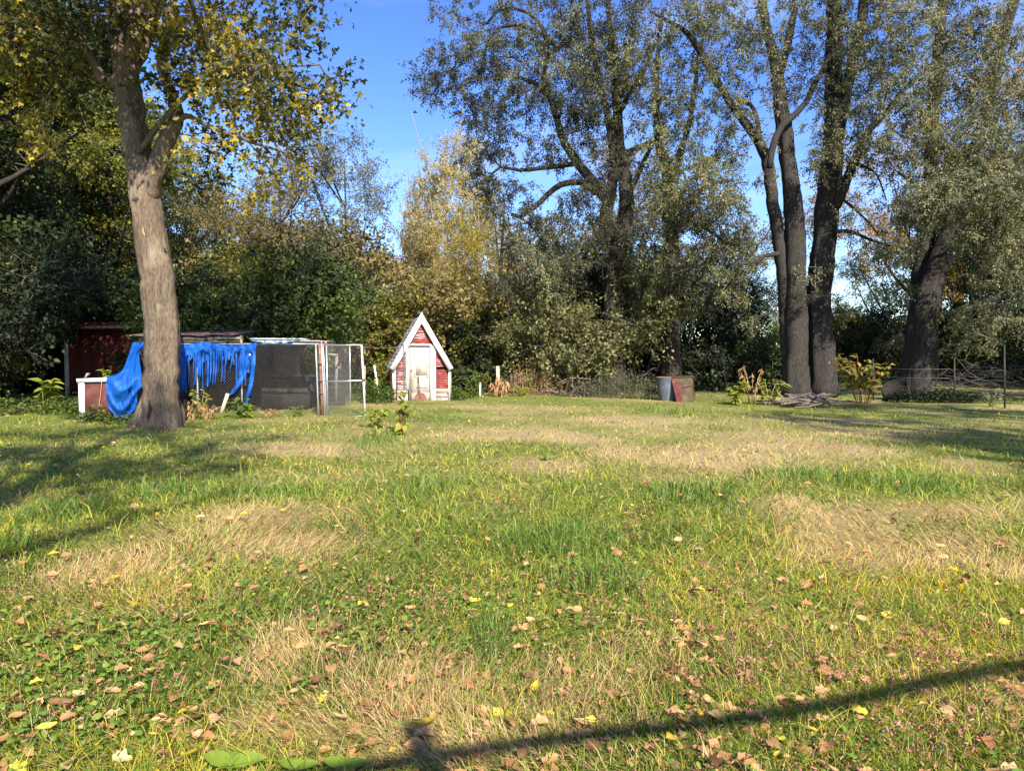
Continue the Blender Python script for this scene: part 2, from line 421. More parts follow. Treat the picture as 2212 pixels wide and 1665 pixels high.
M['cut_wood'] = surf_mat('cut_wood', (.010, .008, .006), (.03, .024, .018), scale=7, rough=.95, bump=.3)  # cut face nearly black: the shade over the log is in the colour
M['hole'] = surf_mat('hole', (.02, .012, .008), (.05, .03, .02), scale=7, rough=1, bump=.2)
M['torn_bark'] = surf_mat('torn_bark', (.36, .20, .11), (.50, .31, .18), scale=9, rough=.95, bump=.5)
M['orange_tag'] = surf_mat('orange_tag', (.62, .14, .07), (.72, .22, .12), scale=9, rough=.6, bump=0)
M['black'] = surf_mat('black', (.01, .01, .01), (.02, .02, .02), scale=9, rough=.9, bump=0)


# ------------------------------------------------------------------ batches of leaves and blades
def unit(a):
    return a / (np.linalg.norm(a, axis=-1, keepdims=True) + 1e-9)


def rdir(n, rng=RNG):
    return unit(rng.normal(size=(n, 3)))


def leaf_batch(mb, pos, d, nrm, Ln, W, rnd, shape='diamond', fold=.25):
    pos = np.asarray(pos, float); n = len(pos)
    if n == 0: return
    d = unit(np.asarray(d, float)); s = unit(np.cross(d, nrm)); nn = np.cross(s, d)
    Ln = np.broadcast_to(np.asarray(Ln, float), (n,))[:, None]; W = np.broadcast_to(np.asarray(W, float), (n,))[:, None] / 2
    b = np.arange(n)[:, None]
    if shape == 'diamond':
        v = np.stack([pos, pos + d * Ln * .45 + s * W + nn * W * fold, pos + d * Ln - nn * Ln * .12, pos + d * Ln * .45 - s * W + nn * W * fold], 1)
        mb.add(v.reshape(-1, 3), (b * 4 + np.array([0, 1, 2, 3])), r=rnd)
    elif shape == 'oval':
        up = nn * W * fold
        v = np.stack([pos, pos + d * Ln * .28 + s * W * .85 + up, pos + d * Ln * .28 - s * W * .85 + up,
                      pos + d * Ln * .68 + s * W * .8 + up, pos + d * Ln * .68 - s * W * .8 + up, pos + d * Ln - nn * Ln * .15], 1)
        mb.add(v.reshape(-1, 3), b * 6 + np.array([1, 2, 4, 3]), np.concatenate([b * 6 + np.array([0, 2, 1]), b * 6 + np.array([3, 4, 5])]), r=None)
        mb.qr[-1] = rnd; mb.tr[-1] = np.concatenate([rnd, rnd])
    elif shape == 'maple':
        vs = []; 
        for ang, ls, ws in ((0, 1.0, .42), (.95, .8, .34), (-.95, .8, .34)):
            dd = d * cos(ang) + s * sin(ang); ss = -d * sin(ang) + s * cos(ang)
            vs += [pos + d * Ln * .12, pos + dd * Ln * .5 * ls + ss * W * ws * 1.6 + nn * W * .15, pos + dd * Ln * ls - nn * Ln * .14, pos + dd * Ln * .5 * ls - ss * W * ws * 1.6 + nn * W * .15]
        v = np.stack(vs, 1)
        q = np.concatenate([b * 12 + np.array([0, 1, 2, 3]) + 4 * k for k in range(3)])
        mb.add(v.reshape(-1, 3), q, r=np.concatenate([rnd] * 3))


def blade_batch(mb, pos, az, l1, l2, h, w, rnd):
    n = len(pos)
    if n == 0: return
    dr = np.stack([np.cos(az), np.sin(az), 0 * az], 1); z = np.array([0, 0, 1.0])
    pa = az + RNG.normal(0, .9, n) + pi / 2
    s = np.stack([np.cos(pa), np.sin(pa), 0 * pa], 1) * (w / 2)[:, None]
    h = h[:, None]
    m = pos + .55 * h * (np.sin(l1)[:, None] * dr + np.cos(l1)[:, None] * z)
    t = m + .5 * h * (np.sin(l2)[:, None] * dr + np.cos(l2)[:, None] * z)
    m[:, 2] = np.maximum(m[:, 2], pos[:, 2] + .006); t[:, 2] = np.maximum(t[:, 2], pos[:, 2] + .004)
    v = np.stack([pos - s, pos + s, m + s * .8, m - s * .8, t], 1).reshape(-1, 3)
    b = np.arange(n)[:, None]
    mb.add(v, b * 5 + np.array([0, 1, 2, 3]), b * 5 + np.array([3, 2, 4]), r=rnd)


# ------------------------------------------------------------------ the ground and what grows on it
def patches(x, y, lst):
    m = np.zeros_like(x)
    for (u, v, ru, rv) in lst:
        c = G(u, v); rx = ru / F * c[1]; ry = rv * c[1] ** 2 / (EYE * F)
        m = np.maximum(m, np.exp(-(((x - c[0]) / rx) ** 2 + ((y - c[1]) / ry) ** 2) * .9))
    return m


DRY = [(1700, 1105, 120, 28), (1990, 1115, 260, 34), (1830, 1150, 120, 40), (1880, 1215, 170, 28), (2120, 1180, 130, 30), (1500, 985, 260, 36), (1680, 945, 230, 24),
       (1350, 912, 150, 12), (1160, 1010, 110, 22), (1780, 970, 200, 34), (1060, 945, 190, 14), (560, 1120, 150, 30), (600, 1180, 120, 26), (600, 1420, 80, 70),
       (880, 1500, 90, 50), (640, 1570, 130, 36), (980, 1620, 130, 22), (1800, 905, 160, 9), (690, 975, 160, 15), (960, 882, 170, 8), (1280, 886, 140, 7), (2080, 1010, 120, 24),
       (1450, 1040, 110, 18), (1250, 955, 110, 12), (230, 1240, 90, 35), (2180, 1240, 80, 40), (1600, 1010, 200, 18)]
GREENC = [(820, 955, 55, 22), (360, 1068, 95, 24), (560, 1078, 150, 16), (900, 1066, 95, 24), (130, 1118, 90, 30), (1300, 1262, 130, 34), (1070, 1400, 45, 70), (20, 1190, 40, 30),
          (1430, 890, 120, 8), (1750, 1040, 140, 24), (1500, 1080, 130, 26), (1960, 1060, 130, 22), (1200, 1180, 150, 40)]
WEED = [(200, 1400, 330, 130), (100, 1500, 200, 100), (750, 1330, 300, 90), (1200, 1340, 380, 120), (520, 1250, 260, 60), (1350, 1150, 160, 40)]
PINK = [(900, 1320, 330, 120), (1300, 1330, 330, 100), (650, 1190, 220, 50), (1130, 1030, 130, 26), (1400, 1160, 120, 40), (1700, 1430, 420, 130), (2000, 1610, 250, 60), (350, 1290, 250, 60)]


def cover(x, y):
    n = fbm(x, y, 1.5, 31, 3)
    dry = np.clip(patches(x, y, DRY) * 1.05 + (n - .5) * 1.3, 0, 1)
    far = np.clip((y - 9) / 10, 0, 1)
    dry = np.clip(dry + far * (fbm(x, y, 2.4, 77, 3) - .42) * 1.9, 0, 1)
    dry = dry * (.45 + 1.1 * fbm(x, y, .55, 123, 2))
    g = patches(x, y, GREENC)
    dry = dry * (1 - .9 * g)
    weed = np.clip(patches(x, y, WEED) + (fbm(x, y, .9, 51, 2) - .55) * 1.4, 0, 1) * (1 - dry) * np.clip(1.3 - y / 11, 0.05, 1)
    pink = np.clip(patches(x, y, PINK) + (fbm(x, y, .8, 61, 2) - .6) * 1.2, 0, 1) * (1 - .7 * dry)
    return dry, g, weed, pink


def build_ground():
    xs = np.concatenate([[-600, -200, -80], np.arange(-45, 45.01, .35), [80, 200, 600]])
    ys = np.concatenate([[-300, -80, -30, -12, -4], np.arange(0, 34, .3), np.arange(34, 60, 1.5), [80, 150, 400, 900]])
    X, Y = np.meshgrid(xs, ys)
    inner = np.clip((46 - np.abs(X)) / 6, 0, 1) * np.clip((Y + 6) / 4, 0, 1) * np.clip((52 - Y) / 8, 0, 1)
    Z = gz(X, Y) * inner
    nx, ny = len(xs), len(ys)
    i = np.arange(ny - 1)[:, None]; j = np.arange(nx - 1)[None]
    q = np.stack([i * nx + j, i * nx + j + 1, (i + 1) * nx + j + 1, (i + 1) * nx + j], -1).reshape(-1, 4)
    mb = MB(); mb.add(np.stack([X, Y, Z], -1).reshape(-1, 3), q)
    m, nt, out = nmat('soil_and_thatch')
    N = nt.nodes.new; L = nt.links.new
    at = N('ShaderNodeAttribute'); at.attribute_name = 'dry'
    tc = N('ShaderNodeTexCoord')
    def noise(s, det=6, ro=.65):
        k = N('ShaderNodeTexNoise'); k.inputs['Scale'].default_value = s; k.inputs['Detail'].default_value = det; k.inputs['Roughness'].default_value = ro
        L(tc.outputs['Object'], k.inputs['Vector']); return k
    n1 = noise(9); n2 = noise(38, 4)
    ga = ramp(nt, [(.3, (.06, .08, .016)), (.5, (.14, .165, .035)), (.7, (.26, .24, .07))]); L(n1.outputs['Fac'], ga.inputs['Fac'])
    da = ramp(nt, [(.3, (.17, .125, .055)), (.5, (.34, .26, .12)), (.72, (.45, .36, .18))]); L(n2.outputs['Fac'], da.inputs['Fac'])
    mi = N('ShaderNodeMixRGB'); L(at.outputs['Fac'], mi.inputs[0]); L(ga.outputs[0], mi.inputs[1]); L(da.outputs[0], mi.inputs[2])
    p = N('ShaderNodeBsdfPrincipled'); p.inputs['Roughness'].default_value = .95; p.inputs['Specular IOR Level'].default_value = .1
    b = N('ShaderNodeBump'); b.inputs['Strength'].default_value = .7; b.inputs['Distance'].default_value = .03; L(n2.outputs['Fac'], b.inputs['Height'])
    L(b.outputs[0], p.inputs['Normal']); L(mi.outputs[0], p.inputs['Base Color']); L(p.outputs[0], out.inputs['Surface'])
    o = mb.build('ground', m, smooth=True)
    dry, g, w, pk = cover(X.ravel(), Y.ravel())
    a = o.data.attributes.new('dry', 'FLOAT', 'POINT'); a.data.foreach_set('value', dry.astype(np.float32))
    tag(o, 'mown autumn lawn, green mixed with straw, reaching back to the trees', kind='structure')


def scatter(n, y0=1.9, y1=40, margin=1.22):
    y = 1 / RNG.uniform(1 / y1, 1 / y0, n)
    x = RNG.uniform(-1, 1, n) * (.7205 * margin * y + .5)
    return x, y


def outside(x, y):
    """keeps grass out of the buildings"""
    return ~((x > -16.6) & (x < -11.0) & (y > 25.3) & (y < 31)) & ~((x > -4.1) & (x < -2.2) & (y > 23.7) & (y < 25.4))


def build_grass():
    n = 318000
    x, y = scatter(n)
    dry, g, weed, pink = cover(x, y)
    keep = outside(x, y)
    u = RNG.uniform(size=n)
    isdry = (u < np.clip(dry * .86, 0, np.clip(.50 + .045 * y, .5, .82)) + .06)
    flow = fbm(x, y, 1.7, 91, 2) * 2 * pi * 2.2
    W = np.where(y < 6, np.maximum(.0040, .00118 * y), .00708 + (y - 6) * .00082)
    gthr = RNG.uniform(.35, 1.35, n)
    z = gz(x, y)
    pos = np.stack([x, y, z - .004], 1)
    # straw: long thin stalks lying in swirls
    k = keep & isdry
    m = k.sum(); mb = MB()
    blade_batch(mb, pos[k], flow[k] + RNG.normal(0, .6, m), RNG.uniform(.7, 1.45, m), RNG.uniform(1.3, 1.75, m),
                RNG.uniform(.10, .30, m) * np.clip(1.12 - .03 * y[k], .55, 1), W[k] * RNG.uniform(.45, .85, m), np.clip(RNG.normal(.45, .27, m), 0, 1))
    tag(mb.build('dry_grass', M['straw'], kind='stuff'), 'swirls of dry straw coloured grass lying flat over the lawn')
    # living grass
    k = keep & ~isdry & (g < gthr)
    m = k.sum(); mb = MB()
    ton = fbm(x[k], y[k], 1.2, 41, 3)
    short = 1 - .45 * weed[k]
    blade_batch(mb, pos[k], flow[k] * .6 + RNG.uniform(-pi, pi, m), RNG.uniform(.25, 1.2, m), RNG.uniform(.9, 1.75, m),
                RNG.gamma(4, .025, m) * short * np.clip(1.15 - .02 * y[k], .7, 1) * (.6 + .85 * fbm(x[k], y[k], .42, 13, 2)), W[k] * RNG.uniform(.7, 1.35, m), np.clip(.45 + (ton - .5) * .9 + RNG.normal(0, .29, m), 0, np.where(y[k] > 6, .86, 1)))
    tag(mb.build('grass', M['grass'], kind='stuff'), 'short green and yellowing grass of the lawn')
    # lush blue-green clumps of uncut grass
    k = keep & ~isdry & (g >= gthr)
    m = k.sum(); mb = MB()
    xx = np.concatenate([pos[k], pos[k][: m // 2] + np.array([.01, .01, 0])]); mm = len(xx); yy = xx[:, 1]
    blade_batch(mb, xx, RNG.uniform(-pi, pi, mm), RNG.uniform(.1, .75, mm), RNG.uniform(.7, 1.7, mm), RNG.uniform(.10, .30, mm),
                np.maximum(.004, .0011 * yy) * RNG.uniform(.8, 1.4, mm), np.clip(RNG.normal(.5, .22, mm), 0, 1))
    tag(mb.build('tall_grass', M['grass_blue'], kind='stuff'), 'lush blue-green tufts of taller grass in the lawn')


def build_weeds():
    n = 60000
    x, y = scatter(n, 1.9, 16)
    dry, g, weed, pink = cover(x, y)
    k = RNG.uniform(size=n) < weed * .95 + .04
    x, y = x[k], y[k]; m = len(x)
    mb = MB()
    az = RNG.uniform(-pi, pi, m)
    d = unit(np.stack([np.cos(az), np.sin(az), RNG.uniform(-.15, .6, m)], 1))
    nr = unit(np.stack([RNG.normal(0, .35, m), RNG.normal(0, .35, m), np.ones(m)], 1))
    rd = (x < -.3) & (y < 4.6) & (RNG.uniform(size=m) < .55)
    Ls = np.where(rd, RNG.uniform(.016, .040, m), RNG.uniform(.018, .052, m)) * (1 + .03 * y)
    Ws = np.where(rd, Ls * .95, Ls * RNG.uniform(.28, .5, m))
    pos = np.stack([x, y, gz(x, y) + RNG.uniform(.012, .085, m)], 1)
    ton = np.clip(.45 + RNG.normal(0, .22, m), 0, 1)
    leaf_batch(mb, pos, d, nr, Ls, Ws, ton, 'oval')
    tag(mb.build('broadleaf_weeds', M['weed'], kind='stuff'), 'low broad leaved weeds and ground ivy growing through the lawn')
    # smartweed: thin stems ending in pink flower spikes
    n = 9500
    x, y = scatter(n, 1.9, 19)
    dry, g, weed, pink = cover(x, y)
    k = RNG.uniform(size=n) < pink * .62 + .025
    x, y = x[k], y[k]; rep = RNG.integers(1, 8, len(x)); x = np.repeat(x, rep); y = np.repeat(y, rep); m = len(x)
    x = x + RNG.normal(0, .05, m) * (1 + .04 * y); y = y + RNG.normal(0, .05, m) * (1 + .04 * y)
    z0 = gz(x, y); hh = RNG.uniform(.07, .17, m)
    az = RNG.uniform(-pi, pi, m); tl = RNG.uniform(.1, .6, m)
    base = np.stack([x, y, z0], 1)
    top = base + np.stack([np.cos(az) * tl * hh, np.sin(az) * tl * hh, hh], 1)
    ms = MB()
    blade_batch(ms, base, az, tl * .6, tl * 1.1, hh * 1.0, np.maximum(.0022, .0006 * y), RNG.uniform(0, 1, m))
    tag(ms.build('weed_stems', M['weed_stem'], kind='stuff'), 'thin reddish stems of the flowering weeds')
    a = unit(np.stack([np.cos(az + RNG.normal(0, .6, m)) * .7, np.sin(az) * .7, RNG.uniform(-.2, .9, m)], 1))
    s = unit(np.cross(a, rdir(m))); t = np.cross(a, s)
    ln = RNG.uniform(.008, .034, m)[:, None]; w = (RNG.uniform(.0024, .0050, m) * (1 + .06 * y))[:, None]
    v = np.stack([top, top + a * ln * .25 + s * w, top + a * ln * .25 + t * w, top + a * ln * .25 - s * w, top + a * ln * .25 - t * w,
                  top + a * ln * .75 + s * w * .9, top + a * ln * .75 + t * w * .9, top + a * ln * .75 - s * w * .9, top + a * ln * .75 - t * w * .9, top + a * ln], 1)
    b = np.arange(m)[:, None]
    q = np.concatenate([b * 10 + np.array([1 + i, 1 + (i + 1) % 4, 5 + (i + 1) % 4, 5 + i]) for i in range(4)])
    tt = np.concatenate([b * 10 + np.array([0, 1 + (i + 1) % 4, 1 + i]) for i in range(4)] + [b * 10 + np.array([9, 5 + i, 5 + (i + 1) % 4]) for i in range(4)])
    rn = np.clip(np.repeat(RNG.uniform(.15, .85, len(rep)), rep) + RNG.normal(0, .15, m), 0, 1)
    mb = MB(); mb.add(v.reshape(-1, 3), q, tt); mb.qr[-1] = np.tile(rn, 4); mb.tr[-1] = np.tile(rn, 8)
    tag(mb.build('pink_flower_spikes', M['petal'], kind='stuff'), 'small pink flower spikes of smartweed scattered through the grass')


def curled_leaf(size, seed, lobed=False):
    """one fallen leaf, lying at the origin, curled along its midrib"""
    r = np.random.default_rng(seed)
    prof = [(0, .06), (.18, .55), (.42, .85), (.68, .62), (.88, .28), (1, .02)]
    if lobed: prof = [(0, .08), (.15, .7), (.3, .5), (.5, .95), (.66, .45), (.85, .5), (1, .02)]
    n = len(prof); curl = r.uniform(.2, 1.0); bend = r.uniform(-.5, .7); tw = r.uniform(-.4, .4)
    v = []
    for (t, w) in prof:
        zc = bend * (t - .5) ** 2 * 1.2
        for sgn in (-1, -.5, 0, .5, 1):
            yy = sgn * w * .40; zz = zc + curl * (abs(sgn) * w * .4) ** 1.5 * 1.3 + tw * sgn * (t - .5) * .5 + r.normal(0, .015)
            v.append((t - .5, yy, zz))
    v = np.array(v) * size; v[:, 2] -= v[:, 2].min()
    q = [(i * 5 + j, i * 5 + j + 1, i * 5 + 5 + j + 1, i * 5 + 5 + j) for i in range(n - 1) for j in range(4)]
    return v, q


def build_litter():
    n = 5200
    x, y = scatter(n, 1.9, 27)
    left = np.clip((-x - .2 * y + 3) / 7, 0, 1)
    near = np.clip((4.6 - y) / 1.6, 0, 1)
    k = (RNG.uniform(size=n) < .25 + .55 * left * (y > 8) + .30 * near) & outside(x, y)
    x, y = x[k], y[k]
    near_ones = np.argsort(y)[:240]
    mb = MB()
    forms = [curled_leaf(1, s, s % 3 == 0) for s in range(10)]
    for i in np.setdiff1d(np.arange(len(x)), near_ones):
        v, q = forms[RNG.integers(10)]
        sz = RNG.uniform(.04, .085) * (1 + .02 * y[i]); a = RNG.uniform(0, 2 * pi); til = RNG.normal(0, .35)
        R = np.array([[cos(a), -sin(a), 0], [sin(a), cos(a), 0], [0, 0, 1]]) @ np.array([[1, 0, 0], [0, cos(til), -sin(til)], [0, sin(til), cos(til)]])
        mb.add(v * sz @ R.T + np.array([x[i], y[i], gz(x[i], y[i]) + RNG.uniform(.03, .075)]), q, r=RNG.uniform())
    tag(mb.build('fallen_leaves', M['litter'], kind='stuff', smooth=True), 'brown and yellow fallen leaves scattered over the whole lawn')
    # crumbs of dead leaf and stalk caught in the grass
    n = 15000; x, y = scatter(n, 1.9, 22); k = (RNG.uniform(size=n) < .25 + .6 * fbm(x, y, 1.1, 201, 2)) & outside(x, y); x, y = x[k], y[k]; n = len(x)
    mb = MB(); s = RNG.uniform(.012, .036, n) * (1 + .05 * y)
    leaf_batch(mb, np.stack([x, y, gz(x, y) + RNG.uniform(.015, .08, n)], 1), unit(rdir(n) * [1, 1, .4]), unit(rdir(n) * .7 + [0, 0, .8]), s, s * RNG.uniform(.25, .8, n), RNG.uniform(0, .92, n), 'diamond', .4)
    tag(mb.build('leaf_crumbs', M['litter'], kind='stuff'), 'crumbs of dead leaves and stalks caught in the grass')
    meshes = {}
    for kind in ('litter_brown', 'litter_yellow', 'litter_pale'):
        for s in range(6):
            v, q = forms[s]
            mb = MB(); mb.add(v * .066, q, r=.2 + .12 * s)
            o = mb.build('fallen_leaf', M[kind], smooth=True); meshes[kind, s] = o.data
            bpy.data.objects.remove(o)
    lab = {'litter_brown': 'curled tan-brown fallen leaf lying in the foreground grass', 'litter_yellow': 'bright yellow fallen leaf lying in the foreground grass',
           'litter_pale': 'pale cream fallen leaf lying in the foreground grass'}
    grp = {'litter_brown': 'brown leaves in the near grass', 'litter_yellow': 'yellow leaves in the near grass', 'litter_pale': 'cream leaves in the near grass'}
    for i in near_ones:
        kind = RNG.choice(['litter_brown', 'litter_yellow', 'litter_pale'], p=[.90, .06, .04])
        o = bpy.data.objects.new('fallen_leaf', meshes[kind, int(RNG.integers(6))]); COL.objects.link(o)
        o.location = (x[i], y[i], gz(x[i], y[i]) + RNG.uniform(.035, .075)); o.rotation_euler = (RNG.normal(0, .35), RNG.normal(0, .3), RNG.uniform(0, 6.28))
        o.scale = (RNG.uniform(.6, 1.5),) * 3
        tag(o, lab[kind], 'leaf', grp[kind])
    # the few leaves that stand out
    for (u, v, s, kind, lb, m_) in [(418, 1650, 1.3, 1, 'large round yellow leaf at the very bottom of the lawn beside the sprouting seedling', 'litter_yellow'),
                                  (865, 1130, 2.2, 3, 'large cream lobed leaf alone in the mid lawn below the shed', 'litter_pale'),
                                  (410, 1358, 1.7, 3, 'folded cream leaf in the broad leaved weeds of the near left lawn', 'litter_pale'),
                                  (445, 1385, 1.8, 2, 'long flat tan leaf just below the folded cream leaf', 'litter_brown'),
                                  (930, 1590, 1.8, 1, 'ragged yellow leaf beside the post shadow at the bottom', 'litter_yellow'),
                                  (335, 1140, 1.7, 0, 'bright yellow leaf in the shaded left lawn below the tree', 'litter_yellow')]:
        c = G(u, v)
        o = bpy.data.objects.new('fallen_leaf', meshes[m_, kind]); COL.objects.link(o)
        o.location = (c[0], c[1], gz(c[0], c[1]) + .085); o.rotation_euler = (.35, .1, u * .7); o.scale = (s,) * 3
        tag(o, lb, 'leaf')

# ------------------------------------------------------------------ trees
def edge_prisms(mb, a, b, ra, rb, k=4):
    d = unit(b - a); n = len(a)
    ref = np.where(np.abs(d[:, 2:3]) < .9, np.array([[0, 0, 1.0]]), np.array([[1.0, 0, 0]]))
    x = unit(np.cross(d, ref)); y = np.cross(d, x)
    vs = []
    for (c, r) in ((a, ra), (b, rb)):
        for i in range(k):
            t = 2 * pi * i / k
            vs.append(c + (x * cos(t) + y * sin(t)) * np.asarray(r)[:, None])
    v = np.stack(vs, 1).reshape(-1, 3); bb = np.arange(n)[:, None] * 2 * k
    mb.add(v, np.concatenate([bb + np.array([i, (i + 1) % k, k + (i + 1) % k, k + i]) for i in range(k)]))


def grow(limb_nodes, limb_rad, clusters, rng, bf=.3, seg=.8, arch=.10, tip=.006, expo=.42):
    """minimum-path tree from the limbs out to every leaf cluster"""
    pos = list(limb_nodes); par = [-1] * len(pos); path = [0.0] * len(pos); tips = [0] * len(pos)
    nl = len(pos); C = clusters; n = len(C)
    LN = np.asarray(limb_nodes)
    best = np.full(n, 1e9); bi = np.zeros(n, int)
    for s in range(0, n, 200):
        D = np.linalg.norm(C[s:s + 200, None] - LN[None], axis=2) + .5 * np.clip(LN[None, :, 2] - C[s:s + 200, None, 2], 0, 9)
        bi[s:s + 200] = D.argmin(1); best[s:s + 200] = D.min(1)
    left = np.ones(n, bool); cnode = np.zeros(n, int)
    for _ in range(n):
        i = int(np.where(left, best, 1e9).argmin()); left[i] = False
        p = bi[i]; a = pos[p]; b = C[i]; L0 = np.linalg.norm(b - a); k = max(1, int(math.ceil(L0 / seg)))
        off = rng.normal(0, .07 * L0, 3); new = []
        for j in range(1, k + 1):
            t = j / k
            q = a + (b - a) * t + (off + np.array([0, 0, arch * L0])) * (4 * t * (1 - t))
            pos.append(q); par.append(p); path.append(path[p] + L0 / k); tips.append(0); p = len(pos) - 1; new.append(p)
        cnode[i] = p; tips[p] = 1
        for p in new:
            d = np.linalg.norm(C - pos[p], axis=1) + bf * path[p] + .4 * np.clip(pos[p][2] - C[:, 2], 0, 9)
            m = left & (d < best); best[m] = d[m]; bi[m] = p
    pos = np.array(pos); par = np.array(par)
    cnt = np.array(tips, float)
    for i in range(len(pos) - 1, nl - 1, -1):
        cnt[par[i]] += cnt[i]
    rad = tip * np.maximum(cnt, 1) ** expo
    rad[:nl] = limb_rad
    return pos, par, rad, nl, cnode


def tree(name, label, cat, base, limbs, blobs, leaf, bark, seed=1, group=None, twigmat='twig', ridge=.12, k=20, step=.3, extra=None):
    """limbs: paths of (x, y, z, r), the first is the trunk; blobs: (centre, radii, n) where the foliage hangs"""
    rng = np.random.default_rng(seed)
    root = thing(name, label, cat, base, group=group)
    LN, LR = [], []
    for i, p in enumerate(limbs):
        sp = smooth_path(p, step)
        if len(sp) > 3:
            sp[1:-1, :3] += rng.normal(0, .10, (len(sp) - 2, 3)) * np.minimum(sp[1:-1, 3:4], .15)
        kk = k if i == 0 else max(6, int(k * .5))
        mb = MB(); mb.tube(sp[:, :3], sp[:, 3], kk, ridge if i == 0 else ridge * .7, seed + i)
        mb.build('trunk' if i == 0 else 'limb', M[bark], root, smooth=True)
        skip = int(len(sp) * (.3 if i == 0 else .12))
        LN.append(sp[skip:, :3]); LR.append(sp[skip:, 3])
    LN = np.vstack(LN); LR = np.concatenate(LR)
    C = []
    for (c, r, n) in blobs:
        q = rdir(int(n), rng) * (rng.uniform(0, 1, int(n)) ** .42)[:, None]
        C.append(np.asarray(c) + q * np.asarray(r))
    C = np.vstack(C); C[:, 2] = np.maximum(C[:, 2], .25)
    pos, par, rad, nl, cn = grow(LN, LR, C, rng, bf=leaf.get('bf', .3), arch=leaf.get('arch', .10), tip=leaf.get('tip', .006), seg=leaf.get('seg', .8))
    mb = MB()
    i = np.arange(nl, len(pos)); p = par[i]
    edge_prisms(mb, pos[p], pos[i], np.minimum(np.minimum(rad[p], rad[i] * 1.35), .5), rad[i], 4)
    # twigs and leaves at each cluster
    ns, nlv = leaf['ns'], leaf['nl']
    g = unit(pos[cn] - pos[np.maximum(par[cn], 0)])
    n = len(cn); T = np.repeat(pos[cn], ns, 0); gd = np.repeat(g, ns, 0); m = len(T)
    d1 = unit(gd * leaf.get('along', .5) + rdir(m, rng) * .9 + np.array([0, 0, -leaf.get('droop', .1)]))
    ln = rng.uniform(.45, 1, m) * leaf['twig']
    d2 = unit(d1 + np.array([0, 0, -leaf.get('droop', .1) * 2.0]))
    mid = T + d1 * (ln * .5)[:, None]; end = mid + d2 * (ln * .5)[:, None]
    tr = leaf.get('tr', .0045)
    edge_prisms(mb, T, mid, np.full(m, tr), np.full(m, tr * .75), 3); edge_prisms(mb, mid, end, np.full(m, tr * .75), np.full(m, tr * .4), 3)
    mb.build('branches', M[twigmat], root)
    t = rng.uniform(.12, 1.05, (m, nlv)); tt = t[..., None]
    bp = np.where(tt < .5, T[:, None] + (mid - T)[:, None] * tt * 2, mid[:, None] + (end - mid)[:, None] * (tt - .5) * 2).reshape(-1, 3)
    q = len(bp)
    bp = bp + rng.normal(0, leaf.get('spread', .05), (q, 3))
    dd = unit(np.repeat(d2, nlv, 0) * .5 + rdir(q, rng) + np.array([0, 0, -leaf.get('hang', .2)]))
    nr = unit(rdir(q, rng) * .9 + np.array([0, 0, leaf.get('up', .6)]))
    S = leaf['size'] * rng.uniform(.65, 1.25, q)
    cl = np.repeat(rng.normal(0, 1, n), ns * nlv)
    rn = np.clip(leaf.get('mean', .45) + leaf.get('cv', .17) * cl + rng.normal(0, .19, q), 0, 1)
    mats = leaf['mats']
    wts = np.array([w for (_, w) in mats], float); wts /= wts.sum()
    # clusters choose a colour family by position, so clumps of one tone hang together
    cpos = pos[cn]
    pick = np.clip(.5 + (fbm(cpos[:, 0] + cpos[:, 2] * .7, cpos[:, 2] + cpos[:, 1] * .4, 2.2, seed, 2) - .5) * 2.4 + rng.normal(0, .12, n), 0, .999)
    edges = np.cumsum(wts); fam = np.repeat(np.searchsorted(edges, pick), ns * nlv)
    for f, (mn, _) in enumerate(mats):
        s = fam == f
        if not s.any(): continue
        mb = MB(); leaf_batch(mb, bp[s], dd[s], nr[s], S[s], S[s] * leaf.get('wr', .55), rn[s], leaf.get('shape', 'diamond'))
        mb.build('crown', M[mn], root, kind='stuff')
    return root


def px(path):
    return [tuple(P(u, v, Y)) + (r,) for (u, v, Y, r) in path]


def pblobs(lst, dens):
    out = []
    for b in lst:
        u, v, ru, rv, Y, rY = b[:6]; f = b[6] if len(b) > 6 else 1.0
        out.append((P(u, v, Y), (ru / F * Y, rY, rv / F * Y), max(3, int(dens * f * ru * rv / 1000))))
    return out


